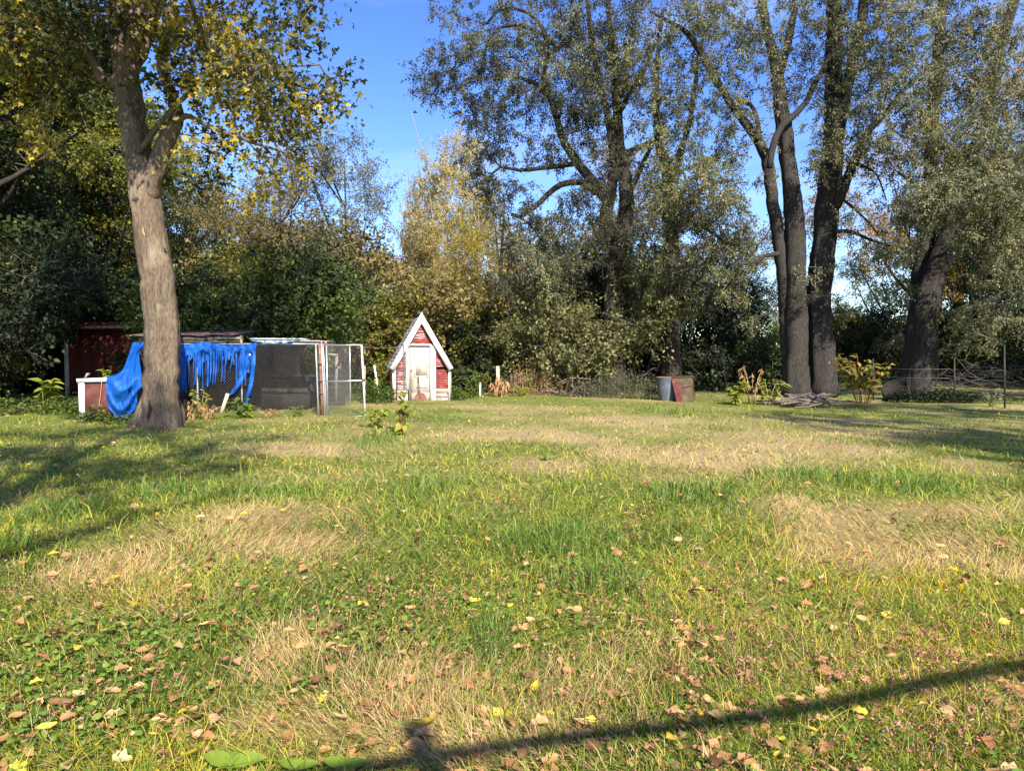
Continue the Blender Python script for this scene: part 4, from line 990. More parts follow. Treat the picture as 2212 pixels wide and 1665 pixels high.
    LIST = [
        # kind, u, distance, height, label, leaves, width
        ('tall', -140, 20.5, 15, 'dense dark woodland tree cut by the left edge of the photo', 'leaf_dark', 1.0),
        ('tall', -50, 22.5, 14.5, 'dense dark woodland tree left of the red building', 'leaf_dark', 1.0),
        ('tall', 118, 33, 15.5, 'dense dark woodland tree rising just behind the white corner board', 'leaf_dark', 1.0),
        ('tall', 235, 33, 14, 'yellow-green woodland tree behind the red building, left of the big trunk', 'leaf_yellowgreen', 1.0),
        ('tall', -30, 34, 17, 'mid green woodland tree deep in the woods at far left', 'leaf_green', 1.1),
        ('tall', 420, 33, 9.2, 'dark leafy tree right of the big trunk, above the red roof', 'leaf_dark', 1.0),
        ('tall', 560, 37, 8.6, 'olive tree behind the feathery young tree', 'leaf_olive', 1.1),
        ('tall', 330, 40, 15, 'yellowing tree far back behind the big leaning trunk', 'leaf_yellowgreen', 1.0),
        ('feather', 610, 28, 9.0, 'feathery brownish young tree above the chain link kennel', 'leaf_brownish', 1.15),
        ('feather', 748, 28.5, 10.0, 'taller feathery young tree with its tip against the blue sky', 'leaf_olive', .95),
        ('feather', 500, 29.5, 8.0, 'feathery young tree with small leaves next to the big trunk', 'leaf_brownish', 1.1),
        ('feather', 690, 33, 7.4, 'thin twiggy olive tree between the two feathery young trees', 'leaf_tan', 1.3),
        ('shrub', 470, 24, 4.4, 'tall green bush rising behind the kennel roof', 'leaf_green', .95),
        ('shrub', 560, 24.5, 4.6, 'dark glossy bush behind the pale roof board', 'leaf_dark', .95),
        ('shrub', 650, 25, 4.0, 'mid green bush behind the kennel corner posts', 'leaf_green', 1.0),
        ('shrub', 730, 26.5, 3.9, 'green bush behind the kennel gate', 'leaf_green', 1.0),
        ('shrub', 800, 27.5, 3.7, 'yellow-green bush left of the red shed roof', 'leaf_yellowgreen', 1.0),
        ('shrub', 690, 30, 5.4, 'tall yellowing bush above the kennel gate', 'leaf_yellowgreen', .9),
        ('shrub', 795, 31, 5.0, 'olive bush behind the yellow-green bush', 'leaf_elm_lit', 1.0),
        ('shrub', 870, 30, 4.4, 'tan-brown bush just behind the roof of the red shed', 'leaf_brownish', 1.1),
        ('shrub', 935, 29, 3.8, 'dark bush directly behind the red shed', 'leaf_dark', 1.2),
        ('shrub', 1010, 29.5, 3.9, 'yellow-green bush between the red shed and the pale trunk', 'leaf_yellowgreen', 1.1),
        ('shrub', 960, 33, 5.6, 'brown and yellow bush above the peak of the red shed', 'leaf_brownish', 1.0),
        ('shrub', 1050, 34, 5.4, 'orange-yellow bush left of the pale slender trunk', 'leaf_yellow', .9),
        ('shrub', 1140, 38, 6.4, 'bright yellow bush right of the pale slender trunk', 'leaf_yellow', 1.0),
        ('shrub', 1190, 40, 5.2, 'yellow-green bush in the gap left of the dark elm', 'leaf_yellowgreen', 1.0),
        ('shrub', 1212, 28.5, 2.7, 'grey-olive bush at the lawn edge left of the dark elm', 'leaf_elm_lit', 1.2),
        ('shrub', 1255, 28, 4.3, 'pale olive bush leaning against the dark elm trunk', 'leaf_elm_lit', 1.0),
        ('shrub', 1250, 30.5, 5.4, 'tall olive bush behind the other olive bushes', 'leaf_elm_lit', .9),
        ('open', 860, 50, 10.2, 'small open tree against the sky left of the tall autumn trees', 'leaf_brownish', 1.0),
        ('open', 800, 54, 9.2, 'small olive tree far behind the kennel gate', 'leaf_olive', 1.1),
        ('bare', 905, 56, 15.2, 'half bare tan tree with its top catching the sun, leftmost of the tall autumn trees', 'leaf_tan', .8),
        ('bare', 970, 55, 18.4, 'tallest half bare autumn tree, twigs pale against the sky', 'leaf_tan', .8),
        ('bare', 1030, 58, 17.0, 'yellow-leaved autumn tree right of the tallest one', 'leaf_yellow', .75),
        ('bare', 1100, 60, 13.0, 'pale tan autumn tree seen through the elm boughs', 'leaf_tan', .8),
        ('open', 960, 44, 8.2, 'yellowish small tree above the shed peak', 'leaf_tan', 1.0),
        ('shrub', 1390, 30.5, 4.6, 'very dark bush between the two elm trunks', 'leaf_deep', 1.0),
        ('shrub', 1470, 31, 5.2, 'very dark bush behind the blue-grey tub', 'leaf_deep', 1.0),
        ('open', 1550, 32.5, 5.6, 'dark low crowned small tree behind the rusty panel', 'leaf_dark', 1.0),
        ('open', 1625, 33.5, 5.2, 'dark low crowned small tree left of the touching pair of trunks', 'leaf_dark', 1.1),
        ('shrub', 1330, 33, 5.0, 'dark bush behind the dark elm trunk', 'leaf_deep', 1.1),
        ('open', 1400, 41, 10, 'brownish tree between the elms, deep in the woods', 'leaf_brownish', 1.1),
        ('open', 1300, 44, 9, 'tan tree seen behind the dark elm trunk', 'leaf_tan', 1.1),
        ('shrub', 1560, 41, 2.8, 'sunlit green bush on the far side of the back lawn, left of the trunks', 'leaf_green', 1.3),
        ('shrub', 1650, 42, 3.0, 'sunlit green bush at the end of the back lawn', 'leaf_green', 1.3),
        ('shrub', 1830, 43, 3.6, 'dark green bush right of the touching pair of trunks, across the back lawn', 'leaf_dark', 1.2),
        ('shrub', 1910, 43, 4.2, 'yellow-green bush between the pair and the leaning elm, far back', 'leaf_yellowgreen', 1.1),
        ('shrub', 2060, 42, 3.0, 'green bush right of the leaning elm, across the back lawn', 'leaf_green', 1.2),
        ('shrub', 2130, 44, 4.0, 'dark bush behind the far branch heap', 'leaf_dark', 1.2),
        ('shrub', 2230, 42, 4.2, 'dark bush at the right edge across the back lawn', 'leaf_dark', 1.2),
        ('shrub', 1740, 46, 3.6, 'dark bush glimpsed between the touching trunks, far back', 'leaf_dark', 1.3),
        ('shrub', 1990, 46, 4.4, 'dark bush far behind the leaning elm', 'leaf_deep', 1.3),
        ('open', 1965, 38, 13.4, 'golden leaved tree showing left of the leaning elm', 'leaf_orange', .7),
        ('open', 2150, 36, 15.4, 'yellow-orange tree behind the olive foliage at right', 'leaf_orange', .8),
        ('tall', 2110, 41, 13, 'dark green tree behind the leaning elm', 'leaf_green', .9),
        ('tall', 2260, 36, 15, 'dark tree cut by the right edge of the photo', 'leaf_dark', .9),
        ('open', 1880, 52, 8.5, 'small olive tree far off between the trunks', 'leaf_olive', 1.1),
        ('open', 1700, 56, 7.5, 'small olive tree far off behind the touching pair', 'leaf_olive', 1.2),
        ('tall', -110, 27, 16, 'dense woodland tree behind the edge tree at far left', 'leaf_dark', 1.15),
        ('tall', 75, 33, 17, 'tall mid green woodland tree two rows back at the left', 'leaf_green', 1.15),
        ('tall', 180, 38, 18, 'tall yellowing woodland tree three rows back at the left', 'leaf_yellowgreen', 1.15),
        ('tall', 15, 43, 19, 'tall dark tree at the very back of the left woods', 'leaf_dark', 1.3),
        ('tall', -220, 36, 18, 'dark tree at the back of the woods by the left edge', 'leaf_deep', 1.3),
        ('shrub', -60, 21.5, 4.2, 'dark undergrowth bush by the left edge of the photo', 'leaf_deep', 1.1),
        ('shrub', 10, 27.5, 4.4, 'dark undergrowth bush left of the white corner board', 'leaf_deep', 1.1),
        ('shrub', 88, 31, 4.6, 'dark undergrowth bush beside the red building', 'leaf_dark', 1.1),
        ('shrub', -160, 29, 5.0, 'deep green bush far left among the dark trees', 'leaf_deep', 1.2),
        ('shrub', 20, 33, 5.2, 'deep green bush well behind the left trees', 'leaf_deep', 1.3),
        ('tall', 480, 40, 11, 'olive woodland tree well behind the feathery young trees', 'leaf_olive', 1.0),
        ('open', 640, 44, 9.5, 'tan tree far behind the tallest bush', 'leaf_tan', 1.2),
        ('open', 720, 48, 9.8, 'olive tree far behind the taller feathery young tree', 'leaf_olive', 1.2),
        ('shrub', 590, 31, 6.4, 'tall olive-green bush between the feathery young trees', 'leaf_brownish', .9),
        ('shrub', 430, 27, 5.4, 'dark green bush right behind the red roof edge', 'leaf_dark', .9),
        ('open', 1030, 46, 9.5, 'yellow leaved small tree left of the pale slender trunk, far back', 'leaf_yellow', 1.0),
        ('bare', 930, 62, 12, 'low tan autumn tree between the shed peak and the tallest autumn tree', 'leaf_tan', 1.0),
        ('bare', 1010, 66, 15, 'tan autumn tree in the back row of the autumn trees', 'leaf_brownish', 1.0),
        ('bare', 1160, 64, 10, 'low tan autumn tree behind the bright yellow bush', 'leaf_tan', 1.1),
        ('open', 1330, 38, 11.5, 'olive brown tree showing left of the second elm trunk', 'leaf_brownish', 1.0),
        ('open', 1480, 40, 10.5, 'brownish olive tree right of the second elm trunk', 'leaf_brownish', 1.1),
        ('open', 1590, 44, 8.6, 'olive tree across the back lawn left of the touching pair', 'leaf_olive', 1.1),
        ('tall', 2050, 46, 14, 'dark olive tree at the back right of the woods', 'leaf_olive', 1.1),
        ('tall', 2190, 45, 15, 'dark green tree at the back right corner of the woods', 'leaf_dark', 1.1),
        # trees outside the picture, known from the shade they throw
        ('tall', 2900, 19.5, 14.5, 'tall dense tree beyond the right edge, shading the right of the lawn', 'leaf_green', 1.0),
        ('tall', 2900, 24, 17, 'tall tree further back beyond the right edge', 'leaf_green', 1.0),
    ]
    for t_ in LIST: put(*t_)
    # behind the camera, shading the left of the lawn
    def put_xy(x, y, h, label, mat, wide=1.0):
        dup(K['tall'], (x, y, 0), rng.uniform(0, 6), (h / 14 * wide, h / 14 * wide, h / 14), label, {'crown': M[mat]})
    for (x, y, h, lb, w) in SHADERS:
        put_xy(x, y, h, lb, 'leaf_green', w)

    t = [(.6, -9.0, -.1, .35), (.7, -9.1, 6, .3), (.5, -8.9, 12, .22), (.7, -9, 18, .08)]
    lim = [t] + [[(.5, -8.9, 10 + i, .12), (.5 + cos(i * 2.1) * 1.5, -8.9 + sin(i * 2.1) * 1.3, 12 + i * .8, .08), (.5 + cos(i * 2.1) * 2.8, -8.9 + sin(i * 2.1) * 2, 13.4 + i * .8, .03)] for i in range(6)]
    bl = [((.9, -8.8, 17.5), (2.4, 1.2, 1.0), 26), ((-.6, -9.2, 15.6), (1.8, 1.0, .6), 15), ((2.0, -9, 14.4), (1.7, .8, .5), 11), ((.2, -8.6, 13.0), (1.5, .7, .4), 9), ((2.9, -8.8, 16.2), (1.3, .8, .5), 9), ((-2.0, -9, 13.4), (1.1, .6, .4), 7)]
    tree('shade_tree', 'tall bare-stemmed tree behind the camera, its crown dappling the left lawn', 'tree', (.6, -9, 0), lim, bl, dict(ns=4, nl=16, twig=1.0, size=.16, wr=.7, mats=[('leaf_green', 1)], spread=.1), 'bark_dark', 91, k=10)

    st = [o for o in bpy.data.objects if o.name.startswith('shade_tree')][0]
    for (x, y, ro, s, lb) in ((16.2, -5.4, 1.2, 1.0, 'tall tree behind the camera at right, dappling the far right lawn'), (20.0, -1.0, 2.9, 1.05, 'tall tree beyond the right edge, dappling the lawn by the wire fence'), (15.5, -9.4, 4.2, .95, 'tall tree well behind the camera at right, dappling the right lawn')):
        dup(st, (x, y, 0), ro, s, lb)

    # the slender pale trunk between shed and elm
    Y = 32.5; base = P(1100, 842, Y); base[2] = 0
    limbs = [px([(1103, 846, Y, .17), (1098, 790, Y, .145), (1092, 730, Y, .13), (1091, 690, Y, .115), (1086, 640, Y, .1), (1082, 590, Y, .085), (1085, 520, Y, .06), (1090, 440, Y, .03)]),
             px([(1090, 750, Y, .09), (1082, 725, Y, .08), (1074, 690, Y, .07), (1066, 640, Y, .06), (1064, 590, Y, .04)]),
             px([(1091, 690, Y, .09), (1099, 645, Y, .08), (1108, 605, Y, .065), (1130, 582, Y, .05), (1155, 570, Y, .03)]),
             px([(1084, 600, Y, .06), (1076, 550, Y, .05), (1070, 490, Y, .03)]),
             px([(1098, 650, Y, .05), (1096, 600, Y, .045), (1101, 540, Y, .035), (1098, 470, Y, .02)])]
    B = [(1090, 520, 50, 60, Y, 1.2, 1), (1070, 590, 40, 50, Y, 1, .8), (1120, 560, 40, 40, Y, 1, .8), (1085, 450, 40, 50, Y, 1, .7), (1060, 660, 30, 40, Y, .8, .6)]
    tree('slender_tree', 'slender pale forked trunk between the red shed and the dark elm', 'tree', tuple(base), limbs, pblobs(B, 9), dict(ns=3, nl=10, twig=.9, size=.09, wr=.5, mats=[('leaf_tan', 1), ('leaf_olive', 1)], droop=-.05, hang=.2, spread=.05, mean=.45), 'bark_pale', 61, k=12, twigmat='twig_pale')


SHADERS = []

# ------------------------------------------------------------------ small building blocks
LEAFMESH = {}


def leaf_mesh(kind, m):
    if (kind, m) not in LEAFMESH:
        n = 1; mb = MB()
        z = np.zeros((1, 3)); d = np.array([[1.0, 0, 0]]); nn = np.array([[0, 0, 1.0]])
        prof = {'lance': [(0, .03), (.2, .16), (.45, .2), (.75, .12), (1, .01)], 'broad': [(0, .05), (.2, .21), (.45, .255), (.75, .15), (1, .01)],
                'heart': [(0, .18), (.12, .40), (.4, .38), (.75, .18), (1, .01)], 'hang': [(0, .03), (.25, .12), (.5, .15), (.8, .1), (1, .02)]}[kind]
        v = []
        for (t, w) in prof:
            dr = -.22 * t * t
            v += [(t, -w, dr + w * .35), (t, 0, dr), (t, w, dr + w * .35)]
        k = len(prof)
        q = [(i * 3 + j, i * 3 + j + 1, i * 3 + 4 + j, i * 3 + 3 + j) for i in range(k - 1) for j in range(2)]
        LEAFMESH[kind, m] = []
        for r in (.25, .45, .6, .85):
            mb = MB(); mb.add(v, q, r=r); o = mb.build('leaf', M[m], smooth=True); LEAFMESH[kind, m].append(o.data); bpy.data.objects.remove(o)
    return LEAFMESH[kind, m]


def add_leaf(root, pos, d, up, size, kind, m, rng):
    from mathutils import Matrix
    d = unit(np.array(d, float)[None])[0]; s = unit(np.cross(up, d)[None])[0]; n = np.cross(d, s)
    o = bpy.data.objects.new('leaf', leaf_mesh(kind, m)[int(rng.integers(4))]); COL.objects.link(o)
    o.parent = root
    R = np.array([d, s, n]).T * size
    q = np.asarray(pos) - np.asarray(root['_org'])
    o.matrix_local = Matrix([list(R[0]) + [q[0]], list(R[1]) + [q[1]], list(R[2]) + [q[2]], [0, 0, 0, 1]])
    return o


def leafy_plant(name, label, base, h, spread, nstem, nleaf, leaf_kind, leaf_m, stem_m, size, seed, droop=.1, low=.35, r=.012, lean=(0, 0), group=None, cat='plant', inherit=None):
    rng = np.random.default_rng(seed)
    root = thing(name, label, cat, tuple(base), group=group)
    base = np.asarray(base, float)
    for i in range(nstem):
        a = rng.uniform(0, 2 * pi); s = spread * rng.uniform(.3, 1); hh = h * rng.uniform(.65, 1.0)
        tip = base + np.array([cos(a) * s + lean[0] * hh, sin(a) * s * .7 + lean[1] * hh, hh])
        b0 = base + np.array([cos(a) * s * .22, sin(a) * s * .2, -.03])
        mid = (b0 + tip) / 2 + np.array([-cos(a) * s * .12, 0, hh * .1])
        sp = smooth_path([tuple(b0) + (r,), tuple(mid) + (r * .75,), tuple(tip) + (r * .35,)], h / 7)
        mb = MB(); mb.tube(sp[:, :3], sp[:, 3], 5); mb.build('stem', M[stem_m], root, smooth=True)
        per = max(1, nleaf // nstem)
        for j in range(per):
            t = low + (1 - low) * (j + rng.uniform(.2, .9)) / per
            k = min(len(sp) - 1, int(t * (len(sp) - 1))); p = sp[k, :3]
            b = rng.uniform(0, 2 * pi)
            d = np.array([cos(b), sin(b), rng.uniform(-.5, .6) - droop])
            add_leaf(root, p, d, np.array([rng.normal(0, .3), -.25 + rng.normal(0, .3), 1]), size * rng.uniform(.65, 1.2), leaf_kind, leaf_m, rng)
        for j in range(4):
            b = rng.uniform(0, 2 * pi)
            add_leaf(root, sp[-1, :3] - np.array([0, 0, hh * .03 * j]), np.array([cos(b), sin(b), rng.uniform(-.1, .8) - droop]), np.array([rng.normal(0, .3), -.4, 1]), size * rng.uniform(.6, 1.1), leaf_kind, leaf_m, rng)
    return root


def cane(root, name, pts, m, k=6, step=.08, ridge=0):
    sp = smooth_path(pts, step); mb = MB(); mb.tube(sp[:, :3], sp[:, 3], k, ridge, 3)
    return mb.build(name, M[m], root, smooth=True)


def branch_heap(name, label, c, size, n, seed, m='stick', rr=(.008, .03), ln=(.5, 1.8), up=.35, forks=True, cat='branch heap'):
    rng = np.random.default_rng(seed)
    root = thing(name, label, cat, tuple(c))
    for i in range(n):
        o = np.array(c) + np.array([rng.normal(0, size[0] * .45), rng.normal(0, size[1] * .45), 0]); o[2] = abs(rng.normal(0, size[2] * .4)) + .02
        L = rng.uniform(*ln); a = rng.uniform(0, 2 * pi); e = rng.normal(.1, up)
        d = np.array([cos(a) * cos(e), sin(a) * cos(e), sin(e)])
        r = rng.uniform(*rr)
        p = [o - d * L / 2, o + rng.normal(0, .07 * L, 3), o + d * L / 2 + rng.normal(0, .06 * L, 3)]
        for q in p: q[2] = max(q[2], .02)
        sp = smooth_path([tuple(p[0]) + (r,), tuple(p[1]) + (r * .8,), tuple(p[2]) + (r * .35,)], L / 6)
        mb = MB(); mb.tube(sp[:, :3], sp[:, 3], 5, .1, i)
        if forks:
            for f in range(rng.integers(1, 4)):
                s = sp[rng.integers(2, len(sp) - 1)]; fd = unit((d + rng.normal(0, .6, 3))[None])[0]
                fl = L * rng.uniform(.2, .45); e2 = s[:3] + fd * fl; e2[2] = max(e2[2], .02)
                mb.tube(np.array([s[:3], (s[:3] + e2) / 2 + rng.normal(0, .03, 3), e2]), np.array([s[3] * .7, s[3] * .5, s[3] * .2]), 4)
        mb.build('branch', M[m], root, smooth=True)
    return root


def leaf_mound(name, label, lst, m, seed, size=.07, cat='ground plants', shape='oval', wr=.7, kind='stuff'):
    """low spreading plants: lst of (x, y, rx, ry, h, n)"""
    rng = np.random.default_rng(seed); mb = MB()
    for (x, y, rx, ry, h, n) in lst:
        a = rng.uniform(0, 2 * pi, n); r = np.sqrt(rng.uniform(0, 1, n))
        hh = h * (1 - .7 * r ** 2) * (.55 + .9 * fbm(x + a * 3, y + r * 5, 1.0, seed)) * rng.uniform(.25, 1, n)
        xx = x + np.cos(a) * r * rx; yy = y + np.sin(a) * r * ry
        pos = np.stack([xx, yy, gz(xx, yy) + .01 + hh], 1)
        d = unit(rdir(n, rng) * np.array([1, 1, .5])); nr = unit(rdir(n, rng) * .6 + np.array([0, 0, .9]))
        s = size * rng.uniform(.6, 1.3, n)
        leaf_batch(mb, pos, d, nr, s, s * wr, np.clip(rng.normal(.45, .22, n), 0, 1), shape)
        b = pos[: n // 5].copy(); g = b.copy(); g[:, 2] = gz(b[:, 0], b[:, 1]); edge_prisms(mb, g, b, np.full(len(b), .004), np.full(len(b), .002), 3)
    o = mb.build(name, M[m], kind=kind)
    tag(o, label, cat)
    return o


# ------------------------------------------------------------------ the little red shed
def build_shed():
    root = thing('red_shed', 'small steep roofed red shed with white trim and a weathered pale door', 'shed', (-2.99, 23.45, 0), radians(13), local=True)
    rng = np.random.default_rng(3)
    ZP, SL, RW = 2.94, 1.757, .346
    lim = lambda z: (ZP - RW - z) / SL + .03

    def lap(x0, x1, z0, z1, m, name='board', y=-.002, lab=None):
        j = rng.normal(0, .003, 4)
        a0, a1 = max(x0, -lim(z0)), min(x1, lim(z0)); b0, b1 = max(x0, -lim(z1)), min(x1, lim(z1))
        if a1 - a0 < .03: return
        b0, b1 = min(b0, a1), max(b1, a0)
        if b1 - b0 < .002: b0 = b1 = (b0 + b1) / 2; b1 += .002
        yb, yt = y - .024 + j[0], y - .006
        v = [(a0, yb, z0 + j[1]), (a1, yb, z0 + j[2]), (b1, yt, z1), (b0, yt, z1), (a0, y + .002, z0 + j[1]), (a1, y + .002, z0 + j[2]), (b1, y + .002, z1), (b0, y + .002, z1)]
        mb = MB(); mb.add(v, [(0, 1, 2, 3), (5, 4, 7, 6), (1, 0, 4, 5), (3, 2, 6, 7), (0, 3, 7, 4), (2, 1, 5, 6)])
        return mb.build(name, M[m], root)
    # walls behind the boards
    mb = MB()
    mb.prism([(-.94, 0), (-.44, 0), (-.44, 1.90), (-.94, 1.14)], .004, .05)
    mb.prism([(.46, 0), (.94, 0), (.94, 1.085), (.46, 1.085)], .004, .05)
    mb.prism([(.46, 1.15), (.90, 1.15), (.46, 1.90)], .004, .05)
    mb.prism([(-.44, 1.90), (.46, 1.90), (.02, 2.70)], .004, .05)
    mb.box((-.925, .99, .56), (.03, 1.86, 1.12)); mb.box((.925, .99, .56), (.03, 1.86, 1.12))
    mb.prism([(-.94, 0), (.94, 0), (.94, 1.12), (0, 2.78), (-.94, 1.12)], 1.90, 1.95)
    mb.build('wall', M['dark_wood'], root)
    for i in range(13):
        z = .04 + i * .085
        for sx in (-1, 1):
            mb = MB(); mb.box((sx * .949, .99, z + .04), (.014, 1.86, .080)); mb.build('side_board', M['red_board'], root)
    pit = .0765
    z = .42; i = 0
    while z < 1.9:
        m = 'red_board_peeled' if z > .95 else ('bare_board' if z < .72 and i % 2 else 'red_board_peeled')
        lap(-.83, -.505, z, z + pit, m); z += pit; i += 1
    z = .455
    while z < 1.07:
        lap(.475, .885, z, min(z + pit, 1.08), 'red_board'); z += pit
    z = 1.155
    while z < 1.9:
        lap(.475, .885, z, z + pit, 'red_board'); z += pit
    z = 1.915; i = 0
    while z < 2.60:
        lap(-.6, .6, z, z + pit, 'red_board' if i in (0, 1, 7, 8) else 'red_board_peeled'); z += pit; i += 1
    for (z0, z1, m) in ((.0, .285, 'pink_board'), (.288, .418, 'bare_board')):
        lap(-.925, -.45, z0, z1, m)
    for (z0, z1) in ((.0, .15), (.152, .30), (.302, .452)):
        lap(.475, .93, z0, z1, 'bare_board')
    # roof: decking and overlapping shingle courses
    d = np.array([-1.03, 0, -1.81]); d /= np.linalg.norm(d)
    for sx in (-1, 1):
        dd = np.array([sx * abs(d[0]), 0, d[2]]); nn = np.array([sx * abs(d[2]), 0, abs(d[0])])
        Lr = 2.085
        R = np.array([dd, [0, 1, 0], nn]).T
        c = np.array([0, .95, ZP - .035]) + dd * Lr / 2 - nn * .014
        mb = MB(); mb.box(c, (Lr, 2.16, .025), R); mb.build('roof_deck', M['dark_wood'], root)
        nc = 16; cw = Lr / nc
        for k in range(nc):
            mb = MB(); y = -.155 + (0 if k % 2 else .1)
            if k % 2 == 0: mb.box(np.array([0, -.105, ZP - .03]) + dd * (k + .55) * cw + nn * .008, (cw * 1.15, .095, .011), R)
            while y < 2.05:
                w = min(.2, 2.05 - y); off = rng.normal(0, .008)
                mb.box(np.array([0, y + w / 2, ZP - .03]) + dd * ((k + .55) * cw + off) + nn * (.008 + rng.uniform(0, .006)), (cw * 1.18, w * .965, .012), R)
                y += .2
            mb.build('shingle_course', M['shingle'], root)
        # rake board
        A = (0, ZP); B = (sx * 1.03, ZP - 1.81); n2 = (-sx * .869 * .172, -.494 * .172)
        mb = MB(); pts = [(0, ZP + .005), (B[0], B[1]), (B[0] + n2[0], B[1] + n2[1]), (0, ZP - RW)]
        if sx > 0: pts = pts[::-1]
        mb.prism([(p[0] + (.0008 * sx), p[1]) for p in pts], -.185, -.158); mb.build('rake_board', M['white_paint'], root)
    mb = MB(); mb.box((0, .93, ZP - .006), (.10, 2.2, .02)); mb.build('ridge_cap', M['shingle'], root)
    # white trim
    def trim(x0, x1, z0, z1, y0=-.052, y1=-.027, m='white_paint', name='trim'):
        mb = MB(); mb.box(((x0 + x1) / 2, (y0 + y1) / 2, (z0 + z1) / 2), (x1 - x0, y1 - y0, z1 - z0)); return mb.build(name, M[m], root)
    trim(-.948, -.832, .41, 1.13, name='corner_board'); trim(-.952, -.90, .0, .14, name='corner_board')
    trim(-.505, -.425, .42, 1.862, name='door_casing'); trim(.282, .472, -.02, 1.862, y0=-.062, name='door_casing')
    trim(-.505, .472, 1.864, 1.912, name='door_header')
    trim(.888, .948, .04, 1.13, m='white_old', name='corner_board')
    mb = MB(); mb.box((.972, -.03, .57), (.016, .06, 1.12)); mb.build('corner_strip', M['post_wood'], root)
    # door
    trim(-.423, -.365, 0, 1.862, y0=-.03, y1=.05, m='jamb_wood', name='jamb')
    mb = MB(); mb.box((-.042, .045, .93), (.642, .035, 1.83)); door = mb.build('door', M['door_wood'], root)
    door['_org'] = (0, 0, 0)

    def mould(pts, name):
        p = np.array([(a, .026, b) for (a, b) in pts] + [(pts[0][0], .026, pts[0][1])])
        mb = MB(); mb.tube(p, .011, 6); return mb.build(name, M['door_wood'], door)
    arch = [(-.215 + .43 * t, 1.58 + .075 * sin(pi * t)) for t in np.linspace(0, 1, 9)]
    mould(arch + [(.215, .83), (-.215, .83)], 'moulding'); mould([(-.215, .66), (.215, .66), (.215, .42), (-.215, .42)], 'moulding')
    mb = MB(); mb.prism([(a * .86, b - .03 if b > 1 else b + .03) for (a, b) in arch + [(.215, .86), (-.215, .86)]][::-1], .018, .0272); mb.build('panel', M['door_wood'], door)
    mb = MB(); mb.box((-.0, .0225, .54), (.37, .009, .18)); mb.build('panel', M['door_wood'], door)
    mb = MB(); mb.box((-.03, .022, .165), (.60, .012, .30)); mb.build('kick_board', M['bare_board'], door)
    mb = MB(); mb.tube(np.array([(-.33, .028, 1.06), (-.33, .0, 1.06), (-.33, -.02, 1.06), (-.33, -.035, 1.06)]), np.array([.012, .012, .026, .018]), 10); mb.build('knob', M['rust'], door)
    mb = MB(); mb.box((-.34, .02, .55), (.012, .02, 1.0)); mb.build('weather_strip', M['black'], door)

    # shovel leaning on the door
    s = thing('shovel', 'rusty scoop shovel leaning against the door of the small red shed', 'shovel', tuple(G(904, 875)))
    w = lambda x, y, z: np.array([-2.99 + x * cos(radians(13)) - y * sin(radians(13)), 23.45 + x * sin(radians(13)) + y * cos(radians(13)), z])
    prof = [(0, .185), (.12, .19), (.22, .175), (.28, .14), (.31, .06)]
    v = []
    for (zz, ww) in prof:
        for k in range(5):
            a = (k - 2) / 2
            v.append(w(-.06 + a * ww, -.28 + zz * .25 - (1 - a * a) * -.035, zz + .0))
    q = [(i * 5 + j, i * 5 + j + 1, i * 5 + 6 + j, i * 5 + 5 + j) for i in range(4) for j in range(4)]
    vb = [p + np.array([.002, .012, .004]) for p in v]
    mb = MB(); mb.add(v + vb, q + [(25 + c, 25 + b, 25 + a, 25 + d_) for (a, b, c, d_) in [(x[1], x[2], x[3], x[0]) for x in q]])
    mb.build('blade', M['shovel_rust'], s, smooth=True)
    cane(s, 'socket', [tuple(w(-.06, -.235, .17)) + (.022,), tuple(w(-.075, -.19, .35)) + (.026,), tuple(w(-.085, -.17, .48)) + (.02,)], 'rust', 8)
    cane(s, 'handle', [tuple(w(-.085, -.175, .46)) + (.017,), tuple(w(-.10, -.12, .66)) + (.016,), tuple(w(-.11, -.075, .88)) + (.016,)], 'dark_wood', 8)
    # steel pole and line
    Y = 22.1
    p = thing('steel_pole', 'thin grey steel pole standing in front of the small red shed', 'pole', tuple(G(873.5, 875)))
    cane(p, 'shaft', [tuple(P(873.5, 880, Y)) + (.024,), tuple(P(872, 747, Y)) + (.024,)], 'steel_dull', 10, .3)
    cane(p, 'sleeve', [tuple(P(873.6, 879, Y)) + (.030,), tuple(P(873, 843, Y)) + (.030,)], 'steel', 10, .2)
    mb = MB(); c = P(872, 746, Y); mb.box(c, (.05, .05, .035)); mb.build('cap', M['steel_dull'], p)
    cl = thing('line_wire', 'thin pale wire strung from the kennel gate to the pole', 'wire', tuple(P(783, 749, 17.95)))
    a = P(783, 748.5, 17.95); b = P(871, 748, Y - .02)
    cane(cl, 'strand', [tuple(a) + (.006,), tuple((a + b) / 2 - np.array([0, 0, .05])) + (.006,), tuple(b) + (.006,)], 'steel', 5, .3)


# ------------------------------------------------------------------ kennel, tarps, bin, red building
def mesh_panel(mb, a, b, z0, z1, pitch=.075, r=.0017):
    """chain link between ground points a and b"""
    a = np.array([a[0], a[1]]); b = np.array([b[0], b[1]]); W = np.linalg.norm(b - a); H = z1 - z0; d = (b - a) / W
    A, B = [], []
    for sg in (1, -1):
        for c in np.arange(-H if sg > 0 else 0, W + (0 if sg > 0 else H), pitch):
            if sg > 0: s0, s1 = max(0, c), min(W, c + H); t0, t1 = s0 - c, s1 - c
            else: s0, s1 = max(0, c - H), min(W, c); t0, t1 = c - s0, c - s1
            if s1 - s0 < .01: continue
            n = .0035 * sg
            A.append((a[0] + d[0] * s0 - d[1] * n, a[1] + d[1] * s0 + d[0] * n, z0 + t0)); B.append((a[0] + d[0] * s1 - d[1] * n, a[1] + d[1] * s1 + d[0] * n, z0 + t1))
    n = len(A); edge_prisms(mb, np.array(A), np.array(B), np.full(n, r), np.full(n, r), 3)


